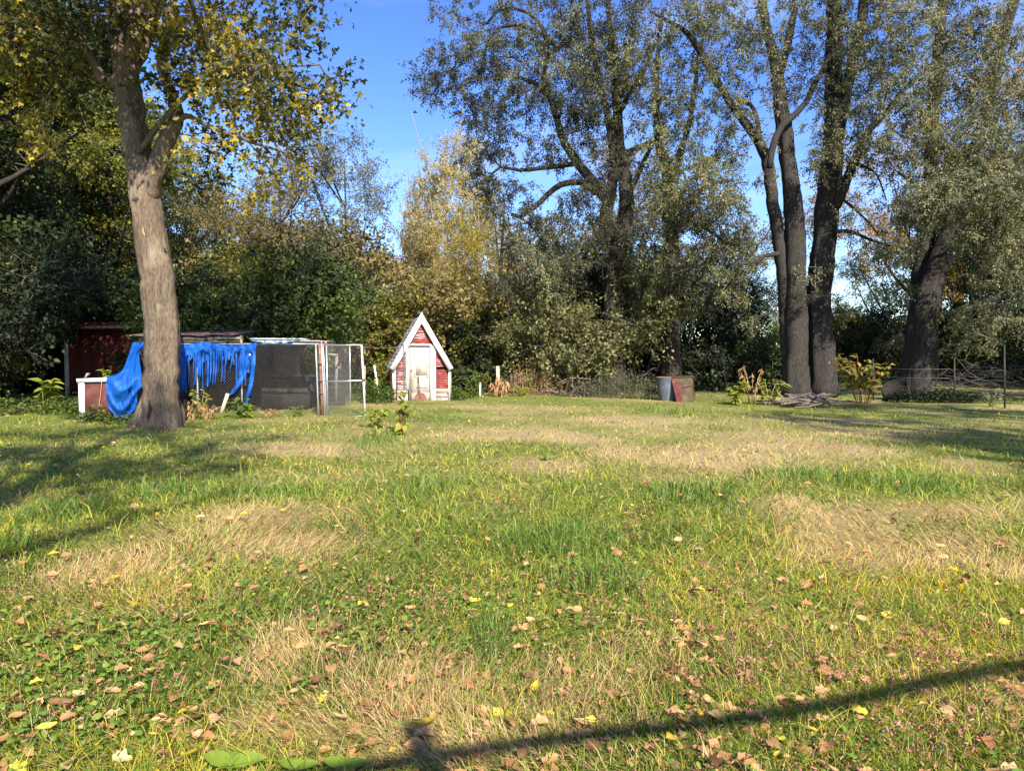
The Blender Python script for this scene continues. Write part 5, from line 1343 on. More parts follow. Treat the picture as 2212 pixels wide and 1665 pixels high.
def build_kennel():
    Y0 = 18.06; xR = gx(690, Y0); xL = -9.55; H = 1.86
    k = thing('dog_kennel', 'chain link dog kennel with dark sides and a makeshift plank roof', 'kennel', ((xL + xR) / 2, Y0, 0))
    def post(x, y, z1, r=.022, m='steel', lean=0, name='post'):
        return cane(k, name, [(x + lean, y, z1, r), (x, y, -.05, r)], m, 8, .5)
    post(gx(687, Y0), Y0, H, .021, lean=-.05); post(gx(701.5, Y0), Y0 - .02, H + .05, .024, lean=-.07); post(gx(705.5, Y0), Y0 - .05, H, .018, lean=-.07)
    post(gx(695, Y0), Y0 + .04, H - .02, .034, 'rust', lean=-.06, name='rusty_post')
    post(gx(521, Y0), Y0 + .02, H, .022); post(-8.0, Y0, H); post(xL, Y0, H)
    post(xL, 21.6, H); post(xR - .03, 21.6, H); post(-7.2, 21.6, H)
    for z in (H - .01,):
        cane(k, 'rail', [(xL, Y0, z, .018), (xR - .06, Y0, z, .018)], 'steel', 8, 1)
        cane(k, 'rail', [(xR - .06, Y0, z, .018), (xR - .06, 21.6, z, .018)], 'steel', 8, 1)
        cane(k, 'rail', [(xL, 21.6, z, .018), (xR - .06, 21.6, z, .018)], 'steel_dull', 8, 1)
    for z in (.30, .62, 1.05):
        mb = MB(); mb.box((gx(694, Y0), Y0 - .01, z + .3), (.16, .05, .03)); mb.build('clamp', M['steel_dull'], k)
    mb = MB(); mesh_panel(mb, (xL, Y0), (xR, Y0), .02, H); mb.build('chain_link', M['wire'], k, kind='stuff')
    mb = MB(); mesh_panel(mb, (xR - .05, Y0), (xR - .05, 21.6), .02, H); mb.build('chain_link', M['wire'], k, kind='stuff')
    # dark cloth round the back and sides, low boarding with painted-in shade at the right
    mb = MB(); xs = np.linspace(xL, gx(646, 21.5), 18); zs = np.linspace(.0, 1.84, 6)
    v = [(x, 21.5 + .05 * sin(x * 6 + z * 2), z) for x in xs for z in zs]
    mb.add(v, [(i * 6 + j, i * 6 + j + 1, i * 6 + 7 + j, i * 6 + 6 + j) for i in range(17) for j in range(5)]); mb.build('shade_cloth', M['shade_cloth'], k)
    for i in range(6):
        mb = MB(); mb.box((gx(662, 21.2) + .02, 21.3, .08 + i * .165), (2.2, .025, .155)); mb.build('plank', M['shaded_wood'], k)
    for i in range(7):
        mb = MB(); mb.box((xL - .01, 19.8, .13 + i * .25), (.025, 3.5, .24)); mb.build('plank', M['shaded_wood'], k)
    # little dog house inside
    mb = MB(); mb.box((-6.35, 20.3, .42), (1.3, 1.0, .84)); mb.build('dog_house', M['shaded_wood'], k)
    mb = MB(); mb.bar((gx(655, 20), 20.2, 1.0), (gx(676, 20), 20.0, .55), .10, .03); mb.build('leaning_board', M['grey_wood'], k)
    # roof
    xr2 = gx(528, Y0)
    mb = MB(); n = 26
    xs = np.linspace(xL - .2, xr2, n)
    v = []
    for x in xs:
        wv = .018 * sin(x * 9)
        v += [(x, Y0 - .12, 2.06 + wv + .01 * (x - xL)), (x, 20.4, 2.26 + wv), (x, Y0 - .12, 2.045 + wv + .01 * (x - xL)), (x, 20.4, 2.245 + wv)]
    q = []
    for i in range(n - 1):
        a = i * 4; q += [(a, a + 4, a + 5, a + 1), (a + 2, a + 3, a + 7, a + 6), (a, a + 2, a + 6, a + 4), (a + 1, a + 5, a + 7, a + 3)]
    mb.add(v, q); mb.build('roof_sheet', M['roof_dark'], k, smooth=False)
    for (u0, u1, v0, v1, m) in ((300, 470, 728, 735, 'dark_wood'), (470, 523, 727, 733, 'grey_wood'), (300, 520, 736.5, 739.5, 'dark_wood'), (486, 519, 736, 738.5, 'tan_wood')):
        a, b = P(u0, (v0 + v1) / 2, Y0 - .03), P(u1, (v0 + v1) / 2, Y0 - .03)
        mb = MB(); mb.box((a + b) / 2, (b[0] - a[0], .03, (v1 - v0) / F * Y0)); mb.build('fascia_board', M[m], k)
    a = P(521.5, 735, Y0 - .06); mb = MB(); mb.box(a, (.06, .05, .26)); mb.build('block', M['tan_wood'], k)
    a, b = P(540, 732, Y0 + .1), P(650, 732, Y0 + .1)
    mb = MB(); mb.box((a + b) / 2 + np.array([0, .4, 0]), (b[0] - a[0], .9, .035)); mb.build('roof_board', M['white_old'], k)
    a, b = P(575, 735.5, Y0 + .2), P(690, 737.5, Y0 + .2)
    mb = MB(); mb.box((a + b) / 2 + np.array([0, .8, 0]), (b[0] - a[0], 1.8, .03)); mb.build('roof_board', M['grey_wood'], k)
    mb = MB(); v = []; rng = np.random.default_rng(8)
    us = np.linspace(542, 640, 22)
    for i, u in enumerate(us):
        sag = 4.5 * sin(pi * (i / 21)) + rng.normal(0, .7)
        v += [tuple(P(u, 735.2, Y0 - .06 - .03 * sin(i * 1.9))), tuple(P(u, 737 + sag * .4, Y0 - .09 + .04 * sin(i * 1.3))), tuple(P(u, 737.5 + sag, Y0 - .05 + .03 * sin(i * 2.3)))]
    mb.add(v, [(i * 3 + j, i * 3 + j + 1, i * 3 + 4 + j, i * 3 + 3 + j) for i in range(21) for j in range(2)]); mb.build('tarp_scrap', M['tarp_pale'], k, smooth=True)
    mb = MB(); mb.box(P(703.5, 740, Y0 - .07), (.055, .03, .06)); mb.build('orange_tag', M['orange_tag'], k)

    # gate, standing open beside the kennel
    g = thing('kennel_gate', 'chain link gate in a pale tube frame right of the kennel', 'gate', tuple(G(747, 900)))
    YG = 17.95
    A, B, C_, D = P(705, 746, YG), P(781, 745, YG - .15), P(708, 902, YG), P(789, 898.5, YG - .15)
    for (s, e, nm, m, r) in ((A, B, 'top_rail', 'steel', .018), (C_, D, 'bottom_rail', 'steel', .018), (B, D, 'upright', 'white_post', .022), (A, C_, 'upright', 'steel', .022), ((A + C_) / 2, (B + D) / 2, 'middle_rail', 'steel', .02)):
        cane(g, nm, [tuple(s) + (r,), tuple(e) + (r,)], m, 10, 1)
    mb = MB(); mesh_panel(mb, (C_[0], C_[1]), (D[0], D[1]), .04, 1.80, .075, .0017)
    mb.build('chain_link', M['wire'], g, kind='stuff')
    mb = MB(); mb.box(P(786, 820, YG - .18), (.06, .06, .05)); mb.build('latch', M['steel_dull'], g)

    # blue tarp in shreds over the kennel front
    t = thing('torn_tarp', 'shredded bright blue tarp hanging in strips over the kennel front', 'tarp', (gx(470, 17.9), 17.9, 0))
    us = np.linspace(330, 555, 46); top = lambda u: np.interp(u, [330, 388, 425, 440, 500, 530, 555], [744, 745.5, 740.5, 738.5, 745, 744, 739.5])
    bot = lambda u: np.interp(u, [330, 388, 400, 460, 530, 545, 555], [790, 775, 765, 757, 757, 766, 762]) + 7 * (vnoise(u, 0 * np.asarray(u), 9, 5) - .45) + 5 * (vnoise(u, 0 * np.asarray(u), 3.5, 6) - .5)
    mb = MB(); v = []; R_ = 7
    for i, u in enumerate(us):
        for j in range(R_):
            tt = j / (R_ - 1); vv = top(u) + (bot(u) - top(u)) * tt
            uu = u - (4 * tt if u > 545 else 0)
            v.append(tuple(P(uu, vv, 17.93 + .035 * sin(u * .35 + tt) + .025 * sin(u * .9 + tt * 4) + .01 * rng.normal())))
    mb.add(v, [(i * R_ + j, i * R_ + j + 1, (i + 1) * R_ + j + 1, (i + 1) * R_ + j) for i in range(45) for j in range(R_ - 1)])
    mb.build('sheet', M['tarp'], t, smooth=True)

    def strip(pts, w, name='strip'):
        mb = MB(); v = []; ph = rng.uniform(0, 6)
        sp = smooth_path([(u, v_, 0) for (u, v_) in pts], 4)
        n = len(sp)
        for i, (u, v_, _) in enumerate(sp):
            ww = w * (1 - .25 * (i / (n - 1)) ** 3) * rng.uniform(.8, 1.15); y = 17.92 + .03 * sin(i * .5 + ph)
            v += [tuple(P(u - ww / 2, v_, y)), tuple(P(u, v_, y - .03)), tuple(P(u + ww / 2, v_, y + .01))]
        mb.add(v, [(i * 3 + j, i * 3 + j + 1, i * 3 + 4 + j, i * 3 + 3 + j) for i in range(n - 1) for j in range(2)]); mb.build(name, M['tarp'], t, smooth=True)
    u = 388
    while u < 530:
        w = rng.choice([rng.uniform(1.0, 2.6), rng.uniform(3, 5.5)]); end = rng.uniform(795, 840) if rng.uniform() < .6 else rng.uniform(768, 795)
        if u < 402: end = 848; w = 7
        strip([(u, bot(u) - 3), (u + rng.normal(0, 1.0), (bot(u) + end) / 2), (u + rng.normal(-1, 2.0), end)], w); u += w * rng.uniform(.6, 1.15)
    strip([(548, 758), (546, 800), (541, 835), (533, 862), (531, 872)], 10)
    strip([(538, 757), (532, 790), (520, 820), (505, 845), (498, 852)], 12); strip([(530, 757), (524, 785), (518, 812)], 8)
    strip([(541, 757), (538, 785), (536, 805)], 6)
    mb = MB(); mb.box(P(539.5, 766.5, 17.85), (.035, .01, .05)); mb.build('grommet', M['white_post'], t)

    # blue tarp slumping over the red bin
    t2 = thing('hanging_tarp', 'bright blue tarp slumped in folds over the red bin left of the trunk', 'tarp', (gx(265, 16.4), 16.4, 0))
    Lp = [(286, 739), (281, 757), (276, 772), (265, 797), (247, 810), (231, 815), (229.6, 838), (229.6, 860), (233, 877), (243, 893), (256, 906)]
    Rp = [(328, 739), (303, 757), (301, 771), (304, 797), (306, 808), (307.5, 820), (308, 834), (299, 848), (296, 866), (291, 890), (266, 905)]
    Ls = smooth_path([(a, b, 0) for (a, b) in Lp], 5); Rs = smooth_path([(a, b, 0) for (a, b) in Rp], 5)
    n = 44; w = 30; v = []
    ti = np.linspace(0, 1, n)
    ip = lambda S, t_: np.array([np.interp(t_, np.linspace(0, 1, len(S)), S[:, c]) for c in (0, 1)])
    for t_ in ti:
        l, r_ = ip(Ls, t_), ip(Rs, t_)
        for j in range(w):
            s = j / (w - 1); q = l + (r_ - l) * s
            sw = np.clip((t_ - .3) / .4, 0, 1)
            q[1] += 7 * sw * sin(pi * s) * (1 - t_)      # lower swags hang deeper
            Yd = 17.85 - 1.55 * np.clip((q[1] - 745) / 70, 0, 1) ** .8 + .25 * np.clip((q[1] - 850) / 60, 0, 1)
            fold = .11 * (abs(sin(s * 9 + 1.2 * t_)) - .6) * (1 - .7 * sw) + .10 * (abs(sin(t_ * 14 + 14 * (s - .5) ** 2 + s * 1.5)) - .6) * sw + .035 * (abs(sin(s * 23 - t_ * 9)) - .6) + .012 * rng.normal()
            v.append(tuple(P(q[0], q[1], Yd + fold - .10 * sin(pi * s))))
    mb = MB(); mb.add(v, [(i * w + j, i * w + j + 1, (i + 1) * w + j + 1, (i + 1) * w + j) for i in range(n - 1) for j in range(w - 1)])
    mb.build('sheet', M['tarp'], t2, smooth=True)
    # leaning stake end among the kennel weeds
    s = thing('leaning_stake', 'short pale round stake leaning in front of the kennel mesh', 'stake', tuple(G(482, 893)))
    cane(s, 'shaft', [tuple(P(478, 892, 17.4)) + (.045,), tuple(P(492, 850, 17.5)) + (.045,)], 'post_wood', 10, .2)


def build_bin():
    Yb = 16.6; x0 = gx(169, Yb); x1 = x0 + 1.45
    b = thing('red_bin', 'low red plywood bin with white trim under the blue tarp', 'bin', ((x0 + x1) / 2, Yb + .4, 0))
    mb = MB(); mb.box(((x0 + x1) / 2, Yb + .43, .46), (x1 - x0 - .04, .82, .92)); mb.build('body', M['bin_red'], b)
    mb = MB(); mb.box((x0 + .065, Yb, .46), (.13, .03, .96)); mb.build('corner_board', M['white_paint'], b)
    mb = MB(); mb.box((x0 - .002, Yb + .08, .46), (.022, .13, .96)); mb.build('corner_board', M['white_paint'], b)
    M3 = np.array([[cos(-.045), 0, -sin(-.045)], [0, 1, 0], [sin(-.045), 0, cos(-.045)]])
    mb = MB(); mb.box(((x0 + x1) / 2, Yb - .018, 1.0), (x1 - x0 + .06, .03, .095), np.array([[cos(.04), 0, -sin(.04)], [0, 1, 0], [sin(.04), 0, cos(.04)]])); mb.build('top_rail', M['white_paint'], b)
    mb = MB(); mb.box(((x0 + x1) / 2, Yb + .42, 1.0), (x1 - x0 + .05, .86, .03), np.array([[cos(.04), 0, -sin(.04)], [0, 1, 0], [sin(.04), 0, cos(.04)]])); mb.build('lid', M['grey_wood'], b)
    cane(b, 'cord', [tuple(P(220, 821, Yb - .04)) + (.006,), tuple(P(218, 845, Yb - .05)) + (.006,), tuple(P(216, 862, Yb - .05)) + (.006,), tuple(P(213, 880, Yb - .05)) + (.006,)], 'stem_tan', 5)
    o = thing('scrap_board', 'short grey board propped on top of the red bin', 'board', (x0 + .35, Yb + .4, 1.02))
    mb = MB(); mb.bar(P(186, 817, Yb + .5), P(192, 806, Yb + .5), .03, .14, (0, 1, 0)); mb.build('plank', M['grey_wood'], o)

    A = np.array([gx(141, 26.5), 26.5]); B = np.array([gx(400, 25.1), 25.1])
    ang = math.atan2(B[1] - A[1], B[0] - A[0]); W = np.linalg.norm(B - A)
    r = thing('red_building', 'shade-toned red outbuilding with white corner boards behind the leaning trunk', 'building', (A[0], A[1], 0), ang, local=True)
    H = 2.56
    nb = 9; bw = W / nb
    for i in range(nb):
        mb = MB(); mb.box(((i + .5) * bw, .02, H / 2), (bw - .008, .03, H)); mb.build('wall_board', M['red_wall'], r)
    for i in range(6):
        mb = MB(); mb.box((W - .02, .1 + (i + .5) * .65, H / 2), (.03, .64, H)); mb.build('wall_board', M['red_wall'], r)
    mb = MB(); mb.box((.02, 2, H / 2), (.03, 3.9, H)); mb.box((W / 2, 3.96, H / 2), (W, .03, H)); mb.box((W / 2, .05, H / 2), (W - .1, .02, H)); mb.build('wall', M['red_wall'], r)
    for x in (.09, W - .09):
        mb = MB(); mb.box((x, -.015, H / 2 - .02), (.19, .03, H - .04)); mb.build('corner_board', M['white_old'], r)
    mb = MB(); mb.box((W / 2 + .15, -.25, H + .01), (W + .5, .03, .13)); mb.build('fascia', M['white_old'], r)
    mb = MB(); mb.box((W + .41, 1.85, H + .005), (.03, 4.2, .13)); mb.build('fascia', M['white_old'], r)
    mb = MB(); mb.box((W / 2 + .3, 1.85, H + .12), (W + .9, 4.5, .06)); mb.build('roof', M['roof_dark'], r)
    mb = MB(); mb.box((W / 2 + .3, -.412, H + .125), (W + .9, .02, .09)); mb.build('drip_edge', M['roof_red'], r)
    mb = MB(); mb.box((W / 2 + .15, 1.85, H + .075), (W + .48, 4.2, .02)); mb.build('soffit', M['white_old'], r)
    o = thing('hung_box', 'small pale box hung on the wall of the red building', 'box', tuple(P(280, 728, 25.4)))
    mb = MB(); mb.box(P(281, 728, 25.5), (.10, .12, .15)); mb.build('case', M['white_post'], o)
    w_ = thing('sagging_cable', 'thin cable sagging from the red building to the kennel roof', 'cable', tuple(P(430, 697, 24.5)))
    a, b2 = P(425, 695, 24.6), P(556, 731, 18.4)
    cane(w_, 'strand', [tuple(a) + (.011,), tuple(P(470, 709, 22.3)) + (.011,), tuple(b2) + (.011,)], 'steel', 5, .4)


# ------------------------------------------------------------------ tub, panel, posts, heaps, fence
def build_yard():
    rng = np.random.default_rng(15)
    Y = 24.3; c = np.array([gx(1443, Y), Y, 0])
    t = thing('metal_tub', 'tapered blue-grey metal tub standing left of the rusty panel', 'tub', tuple(c))
    k = 28; a = np.arange(k) / k * 2 * pi; rows = [(.275, .0), (.285, .03), (.33, .45), (.365, .77), (.378, .785), (.378, .80), (.355, .80), (.33, .6), (.27, .06)]
    v = []; lean = -.05
    for (r, z) in rows: v += [(c[0] + cos(x) * r + lean * z, c[1] + sin(x) * r * .9, z) for x in a]
    n = len(rows); q = [(i * k + j, i * k + (j + 1) % k, (i + 1) * k + (j + 1) % k, (i + 1) * k + j) for i in range(n - 1) for j in range(k)]
    v.append((c[0], c[1], .06)); mb = MB(); mb.add(v, q, [((n - 1) * k + j, (n - 1) * k + (j + 1) % k, n * k) for j in range(k)]); mb.build('shell', M['bluegrey_metal'], t, smooth=True)
    mb = MB(); ring = [(c[0] + cos(x) * .37 + lean * .79, c[1] + sin(x) * .333, .795) for x in list(a) + [0]]; mb.tube(np.array(ring), .014, 6, cap=False); mb.build('rim', M['rust'], t, smooth=True)
    p = thing('rusty_panel', 'rust red and ochre metal panel leaning on the tub', 'panel', tuple(G(1480, 868)))
    A, B, C_, D = P(1449.5, 814.5, 24.0), P(1497, 812, 24.2), P(1501.5, 866.5, 23.75), P(1462, 869, 23.6)
    n = 8; v = []
    for i in range(n):
        for j in range(n):
            s, u = i / 7, j / 7
            q_ = (A * (1 - s) + B * s) * (1 - u) + (D * (1 - s) + C_ * s) * u
            v.append(q_ + np.array([0, -.012 * sin(s * 9) * sin(u * 7), 0]))
    v = np.array(v); mb = MB(); q = np.array([(i * n + j, i * n + j + 1, (i + 1) * n + j + 1, (i + 1) * n + j) for i in range(n - 1) for j in range(n - 1)])
    edge = list(range(0, n)) + [i * n + n - 1 for i in range(1, n)] + [(n - 1) * n + j for j in range(n - 2, -1, -1)] + [i * n for i in range(n - 2, 0, -1)]
    qe = [(edge[i], edge[(i + 1) % len(edge)], edge[(i + 1) % len(edge)] + n * n, edge[i] + n * n) for i in range(len(edge))]
    mb.add(np.vstack([v, v + np.array([0, .035, 0])]), np.vstack([q, q[:, ::-1] + n * n, qe])); mb.build('sheet', M['rust_panel'], p)
    mb = MB(); vr = v.reshape(n, n, 3)[:3] + np.array([0, -.004, 0]); vr[-1, ::2, 0] += .05; mb.add(vr.reshape(-1, 3), [(i * n + j, i * n + j + 1, (i + 1) * n + j + 1, (i + 1) * n + j) for i in range(2) for j in range(n - 1)]); mb.build('red_paint', M['panel_red'], p)
    mb = MB(); mb.bar(A + [0, -.02, -.01], B + [0, -.02, -.01], .04, .04); mb.build('top_lip', M['rust_panel'], p)
    mb = MB(); mb.bar((A + D) / 2 + [.31, -.03, .13], (B + C_) / 2 + [-.12, -.03, .12], .012, .02); mb.build('seam', M['rust'], p)

    # posts and rods near the shed
    Yp = 25.4
    w = thing('wooden_post', 'short square wooden fence post with dead leaves draped round it', 'post', tuple(G(1076, 862)))
    mb = MB(); mb.bar(P(1077, 862, Yp), P(1075, 790.5, Yp), .115, .115, (0, 1, 0)); mb.build('shaft', M['post_wood'], w)
    r = thing('white_rod', 'thin white rod with an orange tip right of the small red shed', 'rod', tuple(G(1036, 862)))
    cane(r, 'shaft', [tuple(P(1036.5, 862, 25.0)) + (.028,), tuple(P(1037.5, 829, 25.0)) + (.028,)], 'white_post', 8, .3)
    cane(r, 'tip', [tuple(P(1037.5, 829, 25.0)) + (.034,), tuple(P(1037.6, 825, 25.0)) + (.03,)], 'orange_tag', 8, .1)
    r = thing('white_stake', 'leaning white stake between the kennel gate and the small red shed', 'stake', tuple(G(818, 866)))
    cane(r, 'shaft', [tuple(P(818.5, 856, 22.6)) + (.026,), tuple(P(808.5, 789, 22.8)) + (.03,)], 'white_post', 8, .3)
    r = thing('brown_stake', 'thin brown wooden stake just right of the kennel gate', 'stake', tuple(G(789, 866)))
    cane(r, 'shaft', [tuple(P(789, 868, 22.4)) + (.022,), tuple(P(788, 790, 22.4)) + (.022,)], 'tan_wood', 8, .3)
    f = thing('scrap_lumber', 'broken white wooden frame seen through the kennel gate', 'frame', tuple(G(728, 872)))
    for (a, b, th) in (((708, 765), (729, 767), .07), ((727.5, 767), (726, 868), .08), ((724, 794.5), (737, 794), .05), ((735.5, 794), (736, 786), .04)):
        mb = MB(); mb.bar(P(*a, 21.3), P(*b, 21.3), th, .04, (0, 1, 0)); mb.build('bar', M['grey_wood'], f)
    # wire fence on the right
    fp = [(1667, 29.0, 770, 848), (1887, 25.2, 775, 862), (2063, 23.2, 772, 872), (2171, 21.2, 745, 882)]
    w = thing('wire_fence', 'old wire fence on dark steel posts passing the leaning elm', 'fence', tuple(G(2063, 871)))
    tops = []
    for (u, Yf, v0, v1) in fp:
        b = P(u, v1, Yf); b[2] = -.1; tp = P(u - 1, v0, Yf); tops.append((b, tp))
        mb = MB(); mb.bar(b, tp, .045, .012, (0, 1, 0)); mb.bar(b + [0, .02, 0], tp + [0, .02, 0], .010, .04, (0, 1, 0)); mb.build('post', M['black_metal'], w)
    for (a, b) in zip(tops[:-1], tops[1:]):
        for h in (.2, .5, .8, 1.1):
            q = lambda e: np.array([e[0][0], e[0][1], h])
            cane(w, 'wire', [tuple(q(a)) + (.003,), tuple((q(a) + q(b)) / 2 - np.array([0, 0, .03])) + (.003,), tuple(q(b)) + (.003,)], 'wire', 4, 1)
    # log round against the leaning elm
    l = thing('log_round', 'big dark cut log round tipped against the leaning elm', 'log', tuple(G(1940, 866)))
    cc = P(1936, 846, 25.6); ax = unit(np.array([[-.55, -.55, .63]]))[0]
    mb = MB(); pts = np.array([cc - ax * .28, cc - ax * .1, cc + ax * .1, cc + ax * .2]); mb.tube(pts, np.array([.50, .48, .45, .44]), 24, .14, 5); mb.build('bark_body', M['bark_dark'], l, smooth=True)
    e1 = unit(np.cross(ax, [0, 0, 1])[None])[0]; e2 = np.cross(ax, e1); kk = 24; th = np.arange(kk) / kk * 2 * pi
    ring = cc + ax * .203 + np.outer(np.cos(th) * .42, e1) + np.outer(np.sin(th) * .42, e2)
    mb = MB(); mb.add(np.vstack([ring, ring - ax * .03, cc + ax * .21]), [(i, (i + 1) % kk, kk + (i + 1) % kk, kk + i) for i in range(kk)], [(2 * kk, i, (i + 1) % kk) for i in range(kk)]); mb.build('cut_face', M['cut_wood'], l)

    # woodpile at the foot of the pair
    c = np.array([gx(1752, 21.8), 21.8, 0]); wp = thing('woodpile', 'low scattered pile of split sticks in front of the touching pair of trunks', 'woodpile', tuple(c))
    for i in range(66):
        s = rng.normal(0, .36); L_ = rng.uniform(.3, 1.15); a = rng.uniform(0, 2 * pi) if rng.uniform() < .55 else rng.normal(0, .4); e = rng.normal(.0, .22)
        o = c + np.array([s * 1.35, rng.normal(0, .40), max(.03, .30 * (1 - s * s) * rng.uniform(0, 1))]); d = np.array([cos(a) * cos(e), sin(a) * cos(e), sin(e)])
        rr = rng.uniform(.010, .042); p0, p1 = o - d * L_ / 2, o + d * L_ / 2; p0[2] = max(p0[2], .02); p1[2] = max(p1[2], .02)
        sp = np.array([p0, (p0 + p1) / 2 + rng.normal(0, .02, 3), p1]); mb = MB(); mb.tube(sp, [rr, rr * .95, rr * .8], 6, .2, i); mb.build('stick', M['stick_pale' if rng.uniform() < .5 else 'stick'], wp)
    for (pts, rr) in (([(1690, 872), (1712, 860), (1740, 852), (1752, 849)], .022), ([(1752, 849), (1760, 851), (1762, 858)], .016), ([(1752, 850), (1748, 862)], .012)):
        cane(wp, 'long_branch', [tuple(P(u, v, 22.0)) + (rr,) for (u, v) in pts], 'stick', 6)
    log = [tuple(P(1748, 868, 21.6)) + (.06,), tuple(P(1775, 869.5, 21.7)) + (.065,), tuple(P(1796, 868.5, 21.9)) + (.06,)]
    cane(wp, 'log', log, 'stick_pale', 10, .1, .2)
    branch_heap('branch_heap', 'tangle of bare twisty grey branches at the foot of the dark elm', (gx(1235, 26.3), 26.3, 0), (1.3, .8, .8), 34, 5, ln=(.6, 1.7), up=.6)
    branch_heap('brush_heap', 'long heap of dry leafy brush left of the blue-grey tub', (gx(1345, 25.6), 25.6, 0), (2.0, .8, .75), 60, 6, 'stick_dark', rr=(.005, .014), ln=(.4, 1.3), up=.6)
    leaf_mound('brush_leaves', 'withered grey-tan leaves on the long brush heap', [(gx(1345, 25.5), 25.5, 1.55, .7, 1.15, 1500), (gx(1395, 25.2), 25.2, .8, .6, .9, 600)], 'leaf_olive', 9, .075, 'leaves', 'diamond', .5)
    branch_heap('far_branch_heap', 'big heap of cut branches across the back lawn at the right edge', (gx(2150, 33.5), 33.5, 0), (3.4, 1.4, 1.3), 80, 7, 'stick_dark', rr=(.008, .03), ln=(1, 3.2), up=.3)
    branch_heap('twig_heap', 'few bare twigs lying in the grass right of the rusty panel', (gx(1545, 24.6), 24.6, 0), (.8, .5, .3), 9, 8, rr=(.006, .016), ln=(.5, 1.2))
    # dry thicket between shed and elm
    branch_heap('dry_thicket', 'brown dead weed stalks standing between the wooden post and the branch heap', (gx(1155, 26.6), 26.6, .25), (2.2, .6, .9), 60, 10, 'stem_tan', (.004, .009), (.6, 1.3), 1.3, cat='dead weeds')
    leaf_mound('dead_leaves', 'hanging brown leaves of the dead weed stalks', [(gx(1150, 26.6), 26.6, 1.2, .4, 1.35, 700), (gx(1185, 26.8), 26.8, .8, .4, 1.2, 400)], 'leaf_dry', 12, .09, 'leaves', 'diamond', .35)
    mb = MB()
    vg = thing('vine_fence', 'low dark fence of old boards behind the dead weeds', 'fence', (gx(1160, 27.2), 27.2, 0))
    for i in range(15):
        x = gx(1105, 27.2) + i * .135 + rng.normal(0, .01); h = rng.uniform(.75, 1.0)
        mb = MB(); mb.box((x, 27.2 + rng.normal(0, .01), h / 2), (.12, .022, h)); mb.build('board', M['dark_wood'], vg)


